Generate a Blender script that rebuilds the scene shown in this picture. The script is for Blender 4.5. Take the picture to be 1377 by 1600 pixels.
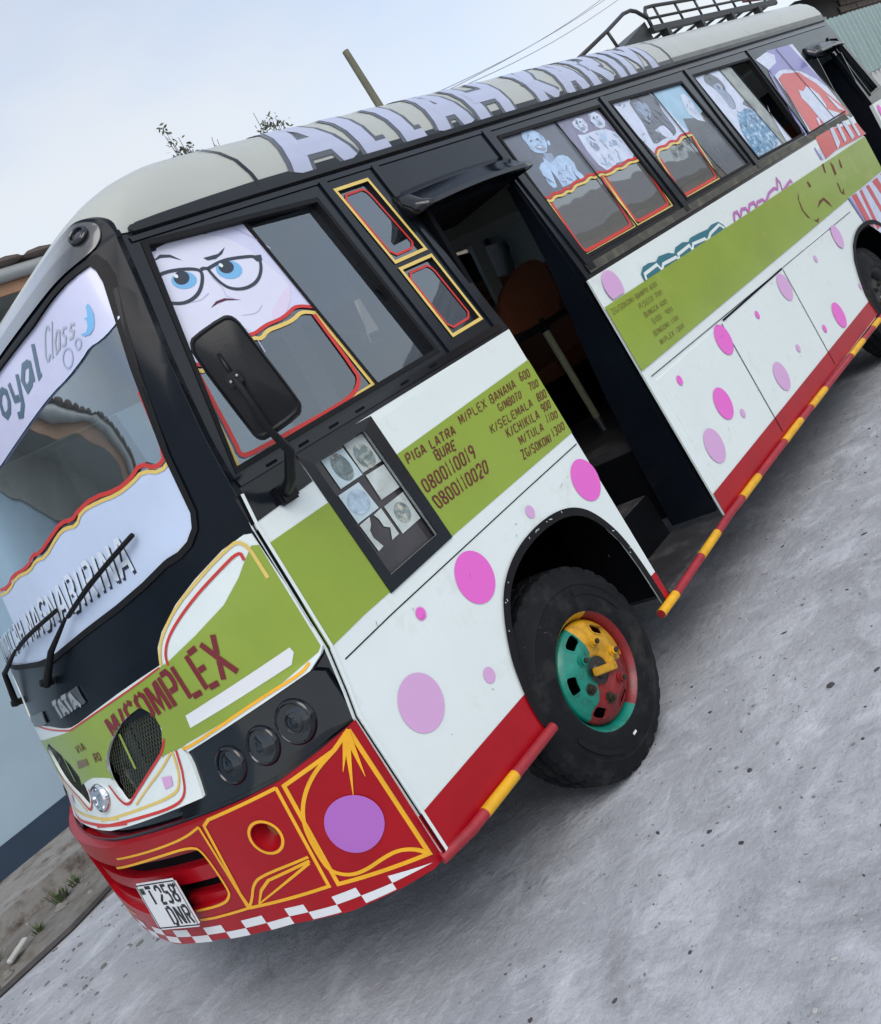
import bpy, bmesh, math, random
from math import sin, cos, pi, radians, sqrt, atan2
from mathutils import Vector, Matrix
from mathutils.geometry import tessellate_polygon

for o in list(bpy.data.objects): bpy.data.objects.remove(o, do_unlink=True)
SC = bpy.context.scene
COL = SC.collection

# ------------------------------------------------------------------ camera
cam_d = bpy.data.cameras.new('camera')
cam = bpy.data.objects.new('camera', cam_d); COL.objects.link(cam)
YAW, PITCH, ROLL = 0.81434, -0.12420, -0.56200
fw = Vector((cos(PITCH) * cos(YAW), cos(PITCH) * sin(YAW), sin(PITCH)))
rt = fw.cross(Vector((0, 0, 1))).normalized(); up = rt.cross(fw)
r2 = rt * cos(ROLL) + up * sin(ROLL); u2 = -rt * sin(ROLL) + up * cos(ROLL)
cam.matrix_world = Matrix(((r2.x, u2.x, -fw.x, -0.9416), (r2.y, u2.y, -fw.y, -2.3207), (r2.z, u2.z, -fw.z, 1.7284), (0, 0, 0, 1)))
cam_d.sensor_fit = 'HORIZONTAL'; cam_d.sensor_width = 36.0; cam_d.lens = 36.0 * 1400 / 1377
cam_d.clip_start = 0.05; cam_d.clip_end = 2000
SC.camera = cam

# ------------------------------------------------------------------ sky, sun, exposure
SUN_AZ, SUN_EL = -120.0, 48.0
VEIL_LO, VEIL_HI, VEIL = .2, .9, (3.3, 3.38, 3.42, 1)
VEIL_SHIFT = (11.0, 3.0, 2.0)
world = bpy.data.worlds.new('World'); SC.world = world; world.use_nodes = True
nt = world.node_tree; nt.nodes.clear()
sky = nt.nodes.new('ShaderNodeTexSky'); sky.sky_type = 'NISHITA'; sky.sun_disc = False
sky.sun_elevation = radians(SUN_EL); sky.sun_rotation = radians(90 - SUN_AZ)
sky.air_density = 1.0; sky.dust_density = 2.0; sky.ozone_density = 1.2
# thin high veil of cloud over the whole sky
tcw = nt.nodes.new('ShaderNodeTexCoord'); mpw = nt.nodes.new('ShaderNodeMapping'); mpw.inputs['Scale'].default_value = (1, 1, 2.2); mpw.inputs['Rotation'].default_value = (0, 0, .6); mpw.inputs['Location'].default_value = VEIL_SHIFT
nzw = nt.nodes.new('ShaderNodeTexNoise'); nzw.inputs['Scale'].default_value = 1.0; nzw.inputs['Detail'].default_value = 5; nzw.inputs['Roughness'].default_value = .55
rmw = nt.nodes.new('ShaderNodeMapRange'); rmw.inputs[1].default_value = .32; rmw.inputs[2].default_value = .68; rmw.inputs[3].default_value = VEIL_LO; rmw.inputs[4].default_value = VEIL_HI
mxw = nt.nodes.new('ShaderNodeMix'); mxw.data_type = 'RGBA'; mxw.inputs[7].default_value = VEIL
nt.links.new(tcw.outputs['Generated'], mpw.inputs[0]); nt.links.new(mpw.outputs[0], nzw.inputs['Vector']); nt.links.new(nzw.outputs[0], rmw.inputs[0]); nt.links.new(rmw.outputs[0], mxw.inputs[0]); nt.links.new(sky.outputs[0], mxw.inputs[6])
bg = nt.nodes.new('ShaderNodeBackground'); bg.inputs['Strength'].default_value = 0.14
wo = nt.nodes.new('ShaderNodeOutputWorld')
nt.links.new(mxw.outputs[2], bg.inputs[0]); nt.links.new(bg.outputs[0], wo.inputs[0])
sun_d = bpy.data.lights.new('sun', 'SUN'); sun_d.energy = 0.75; sun_d.angle = radians(40); sun_d.color = (1, .97, .93)
sun = bpy.data.objects.new('sun', sun_d); COL.objects.link(sun)
sv = Vector((cos(radians(SUN_EL)) * cos(radians(SUN_AZ)), cos(radians(SUN_EL)) * sin(radians(SUN_AZ)), sin(radians(SUN_EL))))
sun.rotation_euler = (-sv).to_track_quat('-Z', 'Y').to_euler()
sun.location = sv * 30
SC.view_settings.view_transform = 'Standard'; SC.view_settings.look = 'None'
SC.view_settings.gamma = 1.0; SC.view_settings.use_curve_mapping = False
SC.view_settings.exposure = 0.9

random.seed(7)

# ------------------------------------------------------------------ bus shape (metres: x back along the bus, y across it, z up)
def lerp_tab(t, v):
    if v <= t[0][0]: return t[0][1]
    for (a, b), (c, d) in zip(t, t[1:]):
        if v <= c: return b + (d - b) * (v - a) / (c - a)
    return t[-1][1]
YC = 1.25                      # half the bus width
def tum(z):                    # how far the side leans in at a height
    return 0.13 * max(0.0, min(z, 2.72) - 1.74)
CORNER = [(0, .47), (1.0, .48), (1.08, .502), (1.22, .533), (1.65, .55), (1.95, .60), (2.23, .673), (2.47, .749), (2.65, .80), (2.75, .85)]
CENTER = [(0, .085), (.93, .085), (1.0, .12), (1.08, .145), (1.3, .18), (1.45, .21), (1.55, .25), (1.6, .27), (2.6, .56), (2.7, .65), (2.8, .77)]
def front_x(y, z):             # depth of the bowed front at a width and height
    t = tum(z); d = (y - t) / (YC - t)
    if d > 1: d = 2 - d
    d = max(0.0, min(1.0, d)); e = 1 - d
    w = max(0.0, min(1.0, (z - 1.75) / .85)); w = w * w * (3 - 2 * w)
    g = (1 - w) * (.75 * e ** 1.7 + .25 * e ** 5) + w * (.75 * e ** 18 + .25 * e ** 2.2)
    c = lerp_tab(CENTER, z)
    return c + (lerp_tab(CORNER, z) - c) * g
# measured outlines on the bus: side pieces as (x, z), front pieces as (y, z), in metres
DATA = {
 'face_sheet': [(0.896, 2.5772), (1.3085, 2.5789), (1.3372, 2.1904), (1.2709, 2.2226), (1.2141, 2.2065), (1.1668, 2.2), (1.109, 2.2033), (1.0627, 2.1957), (1.0399, 2.1919), (0.9803, 2.2006), (0.9166, 2.1806), (0.8659, 2.1852), (0.799, 2.1686), (0.7685, 2.1737), (0.7515, 2.2051)],
 'drv_red': [(1.3405, 2.1892), (1.2709, 2.2226), (1.2141, 2.2065), (1.1668, 2.2), (1.109, 2.2033), (1.0627, 2.1957), (1.0399, 2.1919), (0.9803, 2.2006), (0.9166, 2.1806), (0.8659, 2.1852), (0.799, 2.1686), (0.7685, 2.1737), (0.7527, 2.2046)],
 'drv_gold': [(1.3237, 2.1709), (1.2726, 2.1949), (1.2209, 2.179), (1.1483, 2.1791), (1.092, 2.184), (1.0476, 2.1648), (1.0289, 2.1792), (0.9739, 2.1821), (0.913, 2.1654), (0.8614, 2.169), (0.7931, 2.1509), (0.7634, 2.1518), (0.7459, 2.1795)],
 'drv_gold2': [(0.7459, 2.1795), (0.6543, 1.8261), (1.3415, 1.8407), (1.328, 2.1757)],
 'drv_red2': [(0.7538, 2.1641), (0.7042, 1.9034), (0.6905, 1.8665), (0.7074, 1.8498), (0.8152, 1.8472), (1.144, 1.8398), (1.2443, 1.8511), (1.2938, 1.8785), (1.3104, 1.9076), (1.317, 2.178)],
 'drv_div': [(1.3172, 2.5808), (1.3541, 1.8377)],
 'pane2_top': [(1.3215, 2.5525), (1.6614, 2.5524)],
 'eyeL': [(0.9369, 2.4501), (0.8928, 2.4656), (0.9785, 2.4355), (0.959, 2.4775), (0.9145, 2.4223)],
 'pupL': [(0.9343, 2.461), (0.9091, 2.4698), (0.9619, 2.4514), (0.9527, 2.4838), (0.9171, 2.4396)],
 'eyeR': [(1.1228, 2.4301), (1.0739, 2.451), (1.1652, 2.4113), (1.1486, 2.4606), (1.0973, 2.3999)],
 'pupR': [(1.119, 2.4426), (1.0942, 2.4528), (1.1473, 2.4305), (1.1373, 2.4643), (1.102, 2.4225)],
 'spec1': [(0.8574, 2.4959), (0.9092, 2.497), (0.9775, 2.4837), (1.0171, 2.4661), (1.0142, 2.4459), (0.9783, 2.4078), (0.9372, 2.385), (0.891, 2.3772), (0.8541, 2.3851), (0.8216, 2.403)],
 'spec2': [(1.0485, 2.4596), (1.1223, 2.4693), (1.1916, 2.4595), (1.2582, 2.4439), (1.2678, 2.4255), (1.2462, 2.3925), (1.2071, 2.3616), (1.1597, 2.3475), (1.1087, 2.3509), (1.0685, 2.3714), (1.0515, 2.4074), (1.0475, 2.4472)],
 'spec3': [(1.0206, 2.4649), (1.0366, 2.4654), (1.0485, 2.4596)],
 'spec4': [(1.2424, 2.449), (1.2858, 2.4402), (1.2735, 2.4191), (1.2499, 2.4225)],
 'brow1': [(0.8796, 2.5456), (0.9202, 2.5595), (0.9545, 2.5483), (0.9814, 2.516), (0.9477, 2.5397), (0.9153, 2.5478)],
 'brow2': [(1.0613, 2.4998), (1.1256, 2.496), (1.1694, 2.5106), (1.1406, 2.4911), (1.1045, 2.4821), (1.0706, 2.4864)],
 'mouth': [(0.9554, 2.3306), (0.9899, 2.3446), (1.0264, 2.3439), (1.0842, 2.3166), (1.0281, 2.3347), (0.9916, 2.3356)],
 'face_round': [(0.9267, 2.5839), (1.0528, 2.5989), (1.1592, 2.5706), (1.2457, 2.4996), (1.2806, 2.3989), (1.3121, 2.3159), (1.2752, 2.2569), (1.1939, 2.2072), (1.1073, 2.2014), (1.0399, 2.1919), (0.9166, 2.1806), (0.799, 2.1686), (0.7515, 2.2051), (0.7952, 2.3119), (0.8308, 2.4199), (0.8753, 2.5348)],
 'cheek': [(1.3141, 2.3061), (1.2776, 2.256), (1.2016, 2.2042), (1.1449, 2.2041), (1.1596, 2.2379), (1.2316, 2.2729)],
 'pap1': [(0.9314, 1.7121), (1.0415, 1.7095), (1.0521, 1.5976), (0.9374, 1.5987)],
 'pap2': [(1.0509, 1.7175), (1.1597, 1.7164), (1.1722, 1.599), (1.0559, 1.602)],
 'pap3': [(1.0614, 1.5886), (1.1604, 1.5855), (1.1736, 1.4878), (1.0614, 1.4891)],
 'pap4': [(0.9126, 1.5851), (1.0178, 1.5837), (1.0327, 1.4727), (0.9185, 1.4707)],
 'pap5': [(0.9205, 1.4634), (0.9756, 1.4661), (0.9642, 1.4431), (0.9459, 1.4283), (0.9421, 1.4012), (0.9585, 1.3582), (0.9294, 1.3542)],
 'pap5b': [(0.9959, 1.4633), (1.0393, 1.467), (1.0465, 1.3585), (1.006, 1.3561), (1.0282, 1.3945), (1.0073, 1.4105), (1.0053, 1.4412)],
 'pap6': [(1.0549, 1.4649), (1.164, 1.4668), (1.1689, 1.355), (1.0604, 1.3506)],
 'oval1': [(0.992, 1.6572), (0.9577, 1.6867), (1.0244, 1.6242), (1.0093, 1.7003), (0.9748, 1.6142)],
 'oval2': [(1.1036, 1.6477), (1.0694, 1.6771), (1.1385, 1.6178), (1.1223, 1.6895), (1.0856, 1.6101)],
 'oval4': [(0.9711, 1.5291), (0.9286, 1.5498), (1.0133, 1.5064), (0.9947, 1.5665), (0.9502, 1.4884)],
 'oval6': [(1.111, 1.4107), (1.08, 1.4299), (1.142, 1.3873), (1.1296, 1.4418), (1.0933, 1.3773)],
 'hatch_frame': [(0.8405, 1.7698), (1.2069, 1.7518), (1.2281, 1.2333), (0.8591, 1.2221)],
 'hatch_hole': [(0.88, 1.7159), (1.149, 1.7215), (1.1767, 1.2758), (0.8993, 1.2702)],
 'black_corner': [(0.5463, 1.6571), (0.5794, 1.6679), (0.8392, 1.6554), (0.8405, 1.7698), (1.1936, 1.7381), (1.2277, 1.7321), (1.3562, 1.7531), (1.2592, 1.8185), (0.717, 1.8338), (0.5727, 1.804)],
 'teal': [(3.3364, 1.6013), (3.3411, 1.6411), (3.3928, 1.6661), (3.459, 1.6663), (3.5418, 1.6513), (3.5953, 1.6668), (3.7086, 1.6542), (3.765, 1.6318), (3.8091, 1.657), (3.9124, 1.6599), (3.9794, 1.6427), (4.0228, 1.6561), (4.1366, 1.6522), (4.2742, 1.6425), (4.3438, 1.6525), (4.4488, 1.6451), (4.4916, 1.612), (4.4999, 1.5857)],
 'teal_w': [(3.3565, 1.5999), (3.3706, 1.6296), (3.5331, 1.6349), (3.5525, 1.5949), (3.5942, 1.6191), (3.7626, 1.6107), (3.7868, 1.5813), (3.7954, 1.6172), (3.9677, 1.6237), (3.9713, 1.5866), (4.0138, 1.6192), (4.1822, 1.6047), (4.1953, 1.5836), (4.2762, 1.6128), (4.4381, 1.6266), (4.4784, 1.5916)],
 'pinkt': [(4.659, 1.5905), (4.7041, 1.6336), (4.7625, 1.6306), (4.757, 1.5887), (4.84, 1.6289), (4.9058, 1.6181), (4.9087, 1.5859), (4.9806, 1.6241), (5.0623, 1.6224), (5.0518, 1.5803), (5.1123, 1.6097), (5.2095, 1.6046), (5.2399, 1.5773), (5.3511, 1.6153), (5.4762, 1.6247), (5.5237, 1.6066), (5.601, 1.6693), (5.619, 1.6311), (5.5846, 1.5715), (5.7402, 1.5956), (5.8159, 1.6054), (5.8214, 1.5833)],
 'red_scr': [(5.83, 1.5115), (5.7647, 1.458), (5.7425, 1.3803), (5.7882, 1.3053), (5.7521, 1.322), (5.7213, 1.3928), (5.7601, 1.4731)],
 'red_scr2': [(5.8247, 1.2885), (5.8821, 1.2446), (5.9467, 1.2698), (5.8614, 1.2715)],
 'red_scr3': [(5.9992, 1.3274), (6.1065, 1.3646), (6.221, 1.3649), (6.2749, 1.3147), (6.2875, 1.2672), (6.2374, 1.3066), (6.1949, 1.3495), (6.1061, 1.343)],
 'red_scr4': [(6.0647, 1.5258), (6.0609, 1.4837), (6.1093, 1.4865), (6.0973, 1.5324)],
 'red_scr5': [(6.7146, 1.5553), (6.6918, 1.4995), (6.669, 1.4438), (6.7238, 1.4465), (6.748, 1.5175)],
 'red_scr6': [(6.6286, 1.3924), (6.6035, 1.3073), (6.6552, 1.2793), (6.7138, 1.3263), (6.6211, 1.303), (6.6545, 1.3787)],
 'red_scr7': [(6.5286, 1.5734), (6.4973, 1.5132), (6.5132, 1.4946), (6.5725, 1.5712)],
 'red_scr8': [(6.9363, 1.5381), (6.8744, 1.4741), (6.9102, 1.4505), (6.9413, 1.5059)],
 'dots': [(1.2197, 1.0657, 0.0994, 1.085, 'p'), (2.0647, 1.0453, 0.0946, 1.037, 'p'), (1.6568, 1.1067, 0.0263, 1.075, 'l'), (0.7206, 0.8808, 0.0985, 1.069, 'l'), (1.0269, 0.7715, 0.029, 1.208, 'l'), (0.9182, 1.1025, 0.0241, 0.982, 'p'), (3.0398, 1.6667, 0.0853, 1.05, 'l'), (3.1382, 1.0867, 0.0268, 1.065, 'p'), (3.7661, 1.0865, 0.0913, 1.013, 'p'), (3.4076, 0.8312, 0.0915, 1.06, 'p'), (3.5399, 0.7118, 0.0259, 1.154, 'l'), (3.1149, 0.7095, 0.0945, 1.075, 'l'), (4.8325, 1.0675, 0.093, 1.099, 'l'), (4.2888, 1.0584, 0.026, 1.147, 'p'), (4.5634, 0.7219, 0.027, 1.099, 'l'), (4.1724, 0.6823, 0.0911, 0.987, 'l'), (5.0692, 0.674, 0.0288, 1.196, 'p'), (5.4011, 0.6591, 0.0949, 1.162, 'p'), (5.5251, 1.0607, 0.0236, 1.063, 'l'), (6.0876, 1.0746, 0.0915, 1.091, 'l'), (5.5143, 1.0647, 0.0266, 1.129, 'l'), (6.016, 0.6821, 0.0238, 1.067, 'l')],
 'rwin_dot': [(8.6431, 1.6824)],
 'yel': [(1.9946, 2.1739), (2.4872, 2.7049), (3.0646, 3.3144), (3.7652, 4.0715), (4.2785, 4.5765), (5.1965, 5.5132), (5.7953, 5.9776)],
 'yelf': [(0.68, 0.8695)],
 'A1_scal': [(3.0333, 2.1896), (3.0588, 2.1746), (3.1153, 2.1912), (3.1814, 2.1786), (3.2418, 2.1896), (3.2716, 2.1762), (3.3372, 2.1975), (3.3914, 2.1945), (3.4465, 2.1914), (3.5175, 2.2073), (3.547, 2.1912), (3.6348, 2.1949)],
 'A2_scal': [(3.6348, 2.1949), (3.6762, 2.1787), (3.7789, 2.1676)],
 'A2_scalb': [(3.6708, 2.1824), (3.7349, 2.1762), (3.8259, 2.1887), (3.8629, 2.1746), (3.9826, 2.1913), (4.0266, 2.1808), (4.1292, 2.1824)],
 'B1_scal': [(4.3097, 2.1559), (4.3625, 2.1813), (4.4261, 2.1831), (4.4901, 2.174), (4.5845, 2.1915), (4.6556, 2.1702), (4.7428, 2.1961), (4.8188, 2.1911), (4.8962, 2.186)],
 'boy_head': [(3.2243, 2.559), (3.2739, 2.5677), (3.3208, 2.5552), (3.3568, 2.5255), (3.3732, 2.4942), (3.3698, 2.4728), (3.3591, 2.453), (3.3163, 2.4184), (3.2747, 2.4142), (3.2423, 2.4244), (3.2128, 2.4367), (3.1989, 2.4615), (3.2022, 2.4933), (3.1986, 2.5266)],
 'boy_ear': [(3.3797, 2.4734), (3.3988, 2.4664), (3.388, 2.4465), (3.3663, 2.4402), (3.3654, 2.4543)],
 'boy_body': [(3.2546, 2.4052), (3.253, 2.3892), (3.2759, 2.3563), (3.3758, 2.3769), (3.4251, 2.371), (3.4584, 2.352), (3.4717, 2.3093), (3.4497, 2.2695), (3.4666, 2.2371), (3.4705, 2.2135), (3.4215, 2.2176), (3.4094, 2.2459), (3.4055, 2.2805), (3.3949, 2.2272), (3.3442, 2.2179), (3.2855, 2.2165), (3.2303, 2.2173), (3.2362, 2.2512), (3.2378, 2.2891), (3.2342, 2.3227), (3.2102, 2.2743), (3.188, 2.2311), (3.1539, 2.2293), (3.1386, 2.2602), (3.1468, 2.3174), (3.1551, 2.353), (3.1942, 2.3705), (3.2313, 2.3752)],
 'boy_neck': [(3.2774, 2.4163), (3.3414, 2.4015), (3.3433, 2.3734), (3.2759, 2.3563), (3.2548, 2.3833)],
 'boy_eye': [(3.2333, 2.4973), (3.2567, 2.5058), (3.2603, 2.4941), (3.2481, 2.4913)],
 'boy_eye2': [(3.2893, 2.4959), (3.3203, 2.5029), (3.3239, 2.4911), (3.3017, 2.4877)],
 'boy_mouth': [(3.2404, 2.463), (3.2877, 2.4688), (3.3178, 2.4566), (3.3313, 2.4343), (3.3021, 2.4216), (3.272, 2.434), (3.2492, 2.4447)],
 'boy_teeth': [(3.2518, 2.4577), (3.2868, 2.4608), (3.3081, 2.445), (3.2781, 2.4463)],
 'kids_h1': [(3.7116, 2.5177), (3.783, 2.5331), (3.8385, 2.5221), (3.8459, 2.4805), (3.8114, 2.4476), (3.7564, 2.4392), (3.729, 2.4648), (3.7085, 2.4888)],
 'kids_h2': [(3.9214, 2.5311), (4.0008, 2.5361), (4.0378, 2.5084), (4.0401, 2.4616), (4.0019, 2.4333), (3.9493, 2.4289), (3.9079, 2.4527), (3.8951, 2.4907)],
 'kids_b': [(3.6854, 2.4445), (3.7462, 2.4315), (3.8098, 2.4329), (3.8957, 2.4299), (3.9856, 2.4213), (4.0595, 2.3853), (4.0826, 2.3181), (4.0985, 2.2313), (4.0393, 2.2036), (3.8484, 2.2184), (3.793, 2.1917), (3.7143, 2.2012), (3.6736, 2.2506), (3.6664, 2.3112), (3.6627, 2.3611)],
 'kids_d': [(3.7706, 2.3765), (3.8018, 2.3597), (3.7986, 2.3304), (3.7643, 2.3182), (3.7538, 2.3505)],
 'kids_d2': [(3.9682, 2.3534), (4.0084, 2.3344), (3.9904, 2.3075), (3.9541, 2.3156)],
 'kids_d3': [(3.903, 2.4081), (3.9568, 2.4069), (3.9321, 2.3613), (3.8823, 2.3519), (3.875, 2.3737)],
 'sing_hair': [(4.4359, 2.5123), (4.5138, 2.5527), (4.6366, 2.5644), (4.7461, 2.5341), (4.7872, 2.4703), (4.7483, 2.3984), (4.7583, 2.3286), (4.7552, 2.25), (4.6678, 2.2235), (4.552, 2.2374), (4.3748, 2.2217), (4.3863, 2.2732), (4.4255, 2.3733), (4.4286, 2.4486)],
 'sing_face': [(4.4688, 2.5063), (4.5776, 2.5083), (4.6316, 2.4707), (4.6046, 2.4147), (4.567, 2.3668), (4.5083, 2.3565), (4.4787, 2.3953), (4.4572, 2.454)],
 'sing_sh': [(4.4966, 2.3041), (4.6317, 2.3204), (4.6626, 2.2806), (4.6678, 2.2235), (4.5905, 2.2179)],
 'B2_head': [(5.1224, 2.4568), (5.1884, 2.4511), (5.2164, 2.4044), (5.1886, 2.3142), (5.1952, 2.2295), (5.1116, 2.2581), (5.0529, 2.3167), (5.0662, 2.3728)],
 'B2_body': [(4.9357, 2.3048), (5.3609, 2.2327), (5.3219, 2.1435), (5.3996, 1.8582), (4.9716, 1.8554), (4.9325, 1.9581), (4.8914, 2.1985)],
 'C_head': [(5.6231, 2.5164), (5.7183, 2.5367), (5.788, 2.5115), (5.8433, 2.4669), (5.8576, 2.407), (5.8136, 2.3712), (5.8407, 2.309), (5.7916, 2.2318), (5.7131, 2.2251), (5.7026, 2.2768), (5.7013, 2.3338), (5.6908, 2.3853), (5.6309, 2.4448), (5.5935, 2.4791)],
 'C_face': [(5.6679, 2.4387), (5.7928, 2.4464), (5.8129, 2.4001), (5.8076, 2.3579), (5.8123, 2.2925), (5.7695, 2.2287), (5.6973, 2.2352), (5.6927, 2.2999), (5.6914, 2.3568), (5.6751, 2.3951)],
 'C_crowd': [(5.7542, 2.2102), (5.799, 2.1873), (5.9208, 2.2075), (6.0106, 2.1686), (6.0695, 2.0909), (6.0854, 1.9989), (6.0957, 1.8631), (5.6321, 1.8523), (5.5651, 1.8539), (5.5665, 1.9308), (5.5966, 2.0717), (5.6869, 2.1521)],
 'C_tri': [(5.92, 2.2367), (6.0048, 2.2651), (6.0728, 2.2234), (6.0751, 2.1342), (6.0071, 2.1767)],
 'C2_w': [(6.3128, 2.1567), (6.2687, 2.097), (6.318, 1.8445), (6.1818, 1.8366), (6.2166, 1.9568), (6.2649, 2.1053)],
 'W_white': [(6.658, 2.5062), (6.9371, 2.5353), (7.2615, 2.5385), (7.6292, 2.5309), (7.7482, 1.8431), (7.8904, 1.5706), (7.0016, 1.6007), (6.6094, 1.5957), (6.6753, 1.8203), (6.7827, 2.1624), (6.7909, 2.3735)],
 'W_purple': [(6.953, 2.5469), (7.2545, 2.5378), (7.5395, 2.5326), (7.7234, 2.062), (7.5958, 2.182), (7.3999, 2.2858), (7.108, 2.3541), (6.9591, 2.3613), (6.7484, 2.3332), (6.7465, 2.3938), (7.0111, 2.4308), (7.0952, 2.4965)],
 'W_blue': [(6.7984, 2.4011), (6.7415, 2.3192), (6.6889, 2.1172), (6.5891, 1.8222), (6.6081, 1.5989), (6.5713, 1.6027), (6.5317, 1.8344), (6.6304, 2.1279), (6.7178, 2.3681)],
 'W_red': [(6.8248, 2.3042), (6.9689, 2.3274), (7.3136, 2.2895), (7.5122, 2.1451), (7.6122, 2.0137), (7.7597, 1.8546), (7.8753, 1.5709), (6.988, 1.6009), (6.6742, 1.5902), (6.7074, 1.7804), (6.7513, 2.0287)],
 'W_splash': [(7.0455, 2.1584), (7.1176, 2.1304), (7.2659, 2.1604), (7.3289, 2.1259), (7.3983, 2.0497), (7.3849, 1.9556), (7.3447, 1.9149), (7.5552, 1.8343), (7.4575, 1.8126), (7.073, 1.81), (7.0455, 1.9248), (7.0266, 2.0218), (6.9931, 2.0899)],
 'W_st0': [(7.1134, 1.786), (7.1898, 1.7782), (7.1518, 1.6306), (7.0248, 1.5991)],
 'W_st1': [(7.2916, 1.7813), (7.3661, 1.7823), (7.3342, 1.6232), (7.2591, 1.609)],
 'W_st2': [(7.4508, 1.7653), (7.5449, 1.7627), (7.5611, 1.6081), (7.4641, 1.5974)],
 'W_st3': [(7.6571, 1.7898), (7.7022, 1.7644), (7.7372, 1.5888), (7.6576, 1.5891)],
 'W_st4': [(7.5351, 2.0257), (7.5886, 1.9836), (7.6997, 1.8312), (7.5842, 1.8697)],
 'W_st5': [(6.9764, 1.8917), (7.0466, 1.8934), (6.9785, 1.8293), (6.9473, 1.8357)],
 'L_white': [(6.6916, 1.2416), (7.7588, 1.2223), (7.902, 1.2053), (7.0726, 0.7944), (6.7901, 1.0037), (6.7505, 1.1421)],
 'L_st0': [(6.784, 1.2397), (6.9121, 1.2294), (6.9212, 0.9101), (6.799, 1.0084)],
 'L_st1': [(7.0086, 1.2273), (7.0798, 1.2245), (7.0442, 0.8906), (6.9545, 0.8863)],
 'L_st2': [(7.207, 1.223), (7.2993, 1.2158), (7.3257, 0.9481), (7.2474, 0.9091)],
 'L_st3': [(7.4131, 1.2186), (7.5782, 1.2178), (7.6059, 1.0586), (7.5035, 1.0079)],
 'L_st4': [(7.698, 1.2208), (7.8407, 1.2192), (7.8351, 1.1427), (7.7711, 1.1111)],
 'L_blue': [(6.6916, 1.2416), (6.7497, 1.2341), (6.8158, 1.0038), (6.7568, 1.0127)],
 'ws_out': [(0.7957, 2.5971), (0.4704, 2.5952), (0.2707, 2.6087), (0.1958, 2.6156), (0.1558, 2.6201), (0.1409, 2.5868), (0.132, 2.5375), (0.1292, 2.2652), (0.1525, 1.978), (0.1556, 1.7896), (0.1742, 1.7433), (0.2161, 1.7127), (0.2713, 1.6992), (0.3363, 1.6992), (0.4689, 1.6764), (0.6451, 1.6573), (0.8851, 1.6421), (1.1941, 1.618)],
 'ban_low': [(0.1323, 2.4202), (0.1553, 2.4016), (0.1958, 2.3924), (0.2437, 2.3983), (0.2927, 2.3855), (0.4015, 2.3748), (0.5309, 2.3769), (0.6858, 2.3685), (0.9223, 2.3501), (1.1062, 2.3363)],
 'low_top': [(0.1724, 1.8376), (0.2515, 1.8494)],
 'ws_red': [(0.148, 2.1913), (0.1617, 1.98), (0.2179, 1.9662), (0.2703, 2.0079), (0.337, 1.9868), (0.4206, 1.9834), (0.5501, 2.0117), (0.6728, 2.007)],
 'ws_red2': [(0.6797, 1.9957), (0.7185, 1.9954), (0.7981, 2.013), (0.8999, 1.9964), (1.037, 1.9724), (1.0961, 1.9859), (1.1766, 1.9594), (1.3767, 1.9729), (1.4746, 1.9498), (1.6126, 1.96)],
 'ws_gold': [(0.1325, 2.2608), (0.1406, 2.1397), (0.1492, 1.9659), (0.2086, 1.9479), (0.2765, 1.9841), (0.3409, 1.9726), (0.4308, 1.9712), (0.5369, 1.9898), (0.6532, 1.9996)],
 'ws_gold2': [(0.655, 1.9799), (0.7108, 1.968), (0.7872, 1.9878), (0.8598, 1.9831), (1.0004, 1.9471), (1.0871, 1.9612), (1.172, 1.9428), (1.3336, 1.9593), (1.481, 1.9348), (1.6425, 1.9442)],
 'ws_gold3': [(0.1487, 1.967), (0.1599, 1.7887), (0.1842, 1.7455), (0.225, 1.7182), (0.2834, 1.7057)],
 'bird': [(0.2023, 2.5048), (0.1935, 2.5089), (0.1904, 2.4968), (0.1881, 2.4748), (0.1925, 2.4506), (0.2019, 2.433), (0.2213, 2.4251), (0.2428, 2.4308), (0.2567, 2.4452), (0.2332, 2.4389), (0.2189, 2.4511), (0.2152, 2.4656), (0.2204, 2.4794), (0.2091, 2.4737), (0.204, 2.4922)],
 'bub1': [(0.362, 2.4187), (0.388, 2.4316), (0.3391, 2.4074), (0.3389, 2.4431), (0.3823, 2.3964)],
 'bub2': [(0.2837, 2.4285), (0.2946, 2.4344), (0.2699, 2.4212), (0.2732, 2.4407), (0.2922, 2.4157)],
 'fas_top': [(0.035, 1.6494), (0.1163, 1.644), (0.2536, 1.6102), (0.3675, 1.5727), (0.4698, 1.5187), (0.5124, 1.481), (0.5351, 1.4281), (0.6762, 1.4177), (0.8123, 1.4054), (1.158, 1.3678)],
 'fas_low': [(0.0199, 1.2181), (0.064, 1.1879), (0.2455, 1.1683), (0.5975, 1.1309)],
 'fas_low2': [(0.616, 1.1509), (0.6089, 1.1067), (0.6069, 0.9783), (1.0262, 0.9633), (1.3569, 0.9644)],
 'lamp_box': [(0.6005, 1.1276), (0.0653, 1.1842), (0.035, 1.1644), (0.0054, 1.0042), (0.2866, 0.9327), (0.6629, 0.923), (0.7567, 0.9336)],
 'grille': [(0.7181, 1.3335), (0.67, 1.2904), (0.6667, 1.2377), (0.7084, 1.1761), (0.786, 1.1294), (0.909, 1.0883), (1.0471, 1.0379), (1.0711, 1.0479), (1.1116, 1.1131), (1.0978, 1.1745), (1.064, 1.2161), (0.9622, 1.274), (0.8299, 1.3194)],
 'green': [(0.0269, 1.6105), (0.0761, 1.5747), (0.1104, 1.5466), (0.1965, 1.4968), (0.3417, 1.4573), (0.4893, 1.4262), (0.6832, 1.4089), (0.8194, 1.3964), (1.1697, 1.3577), (1.9957, 1.3206)],
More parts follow.
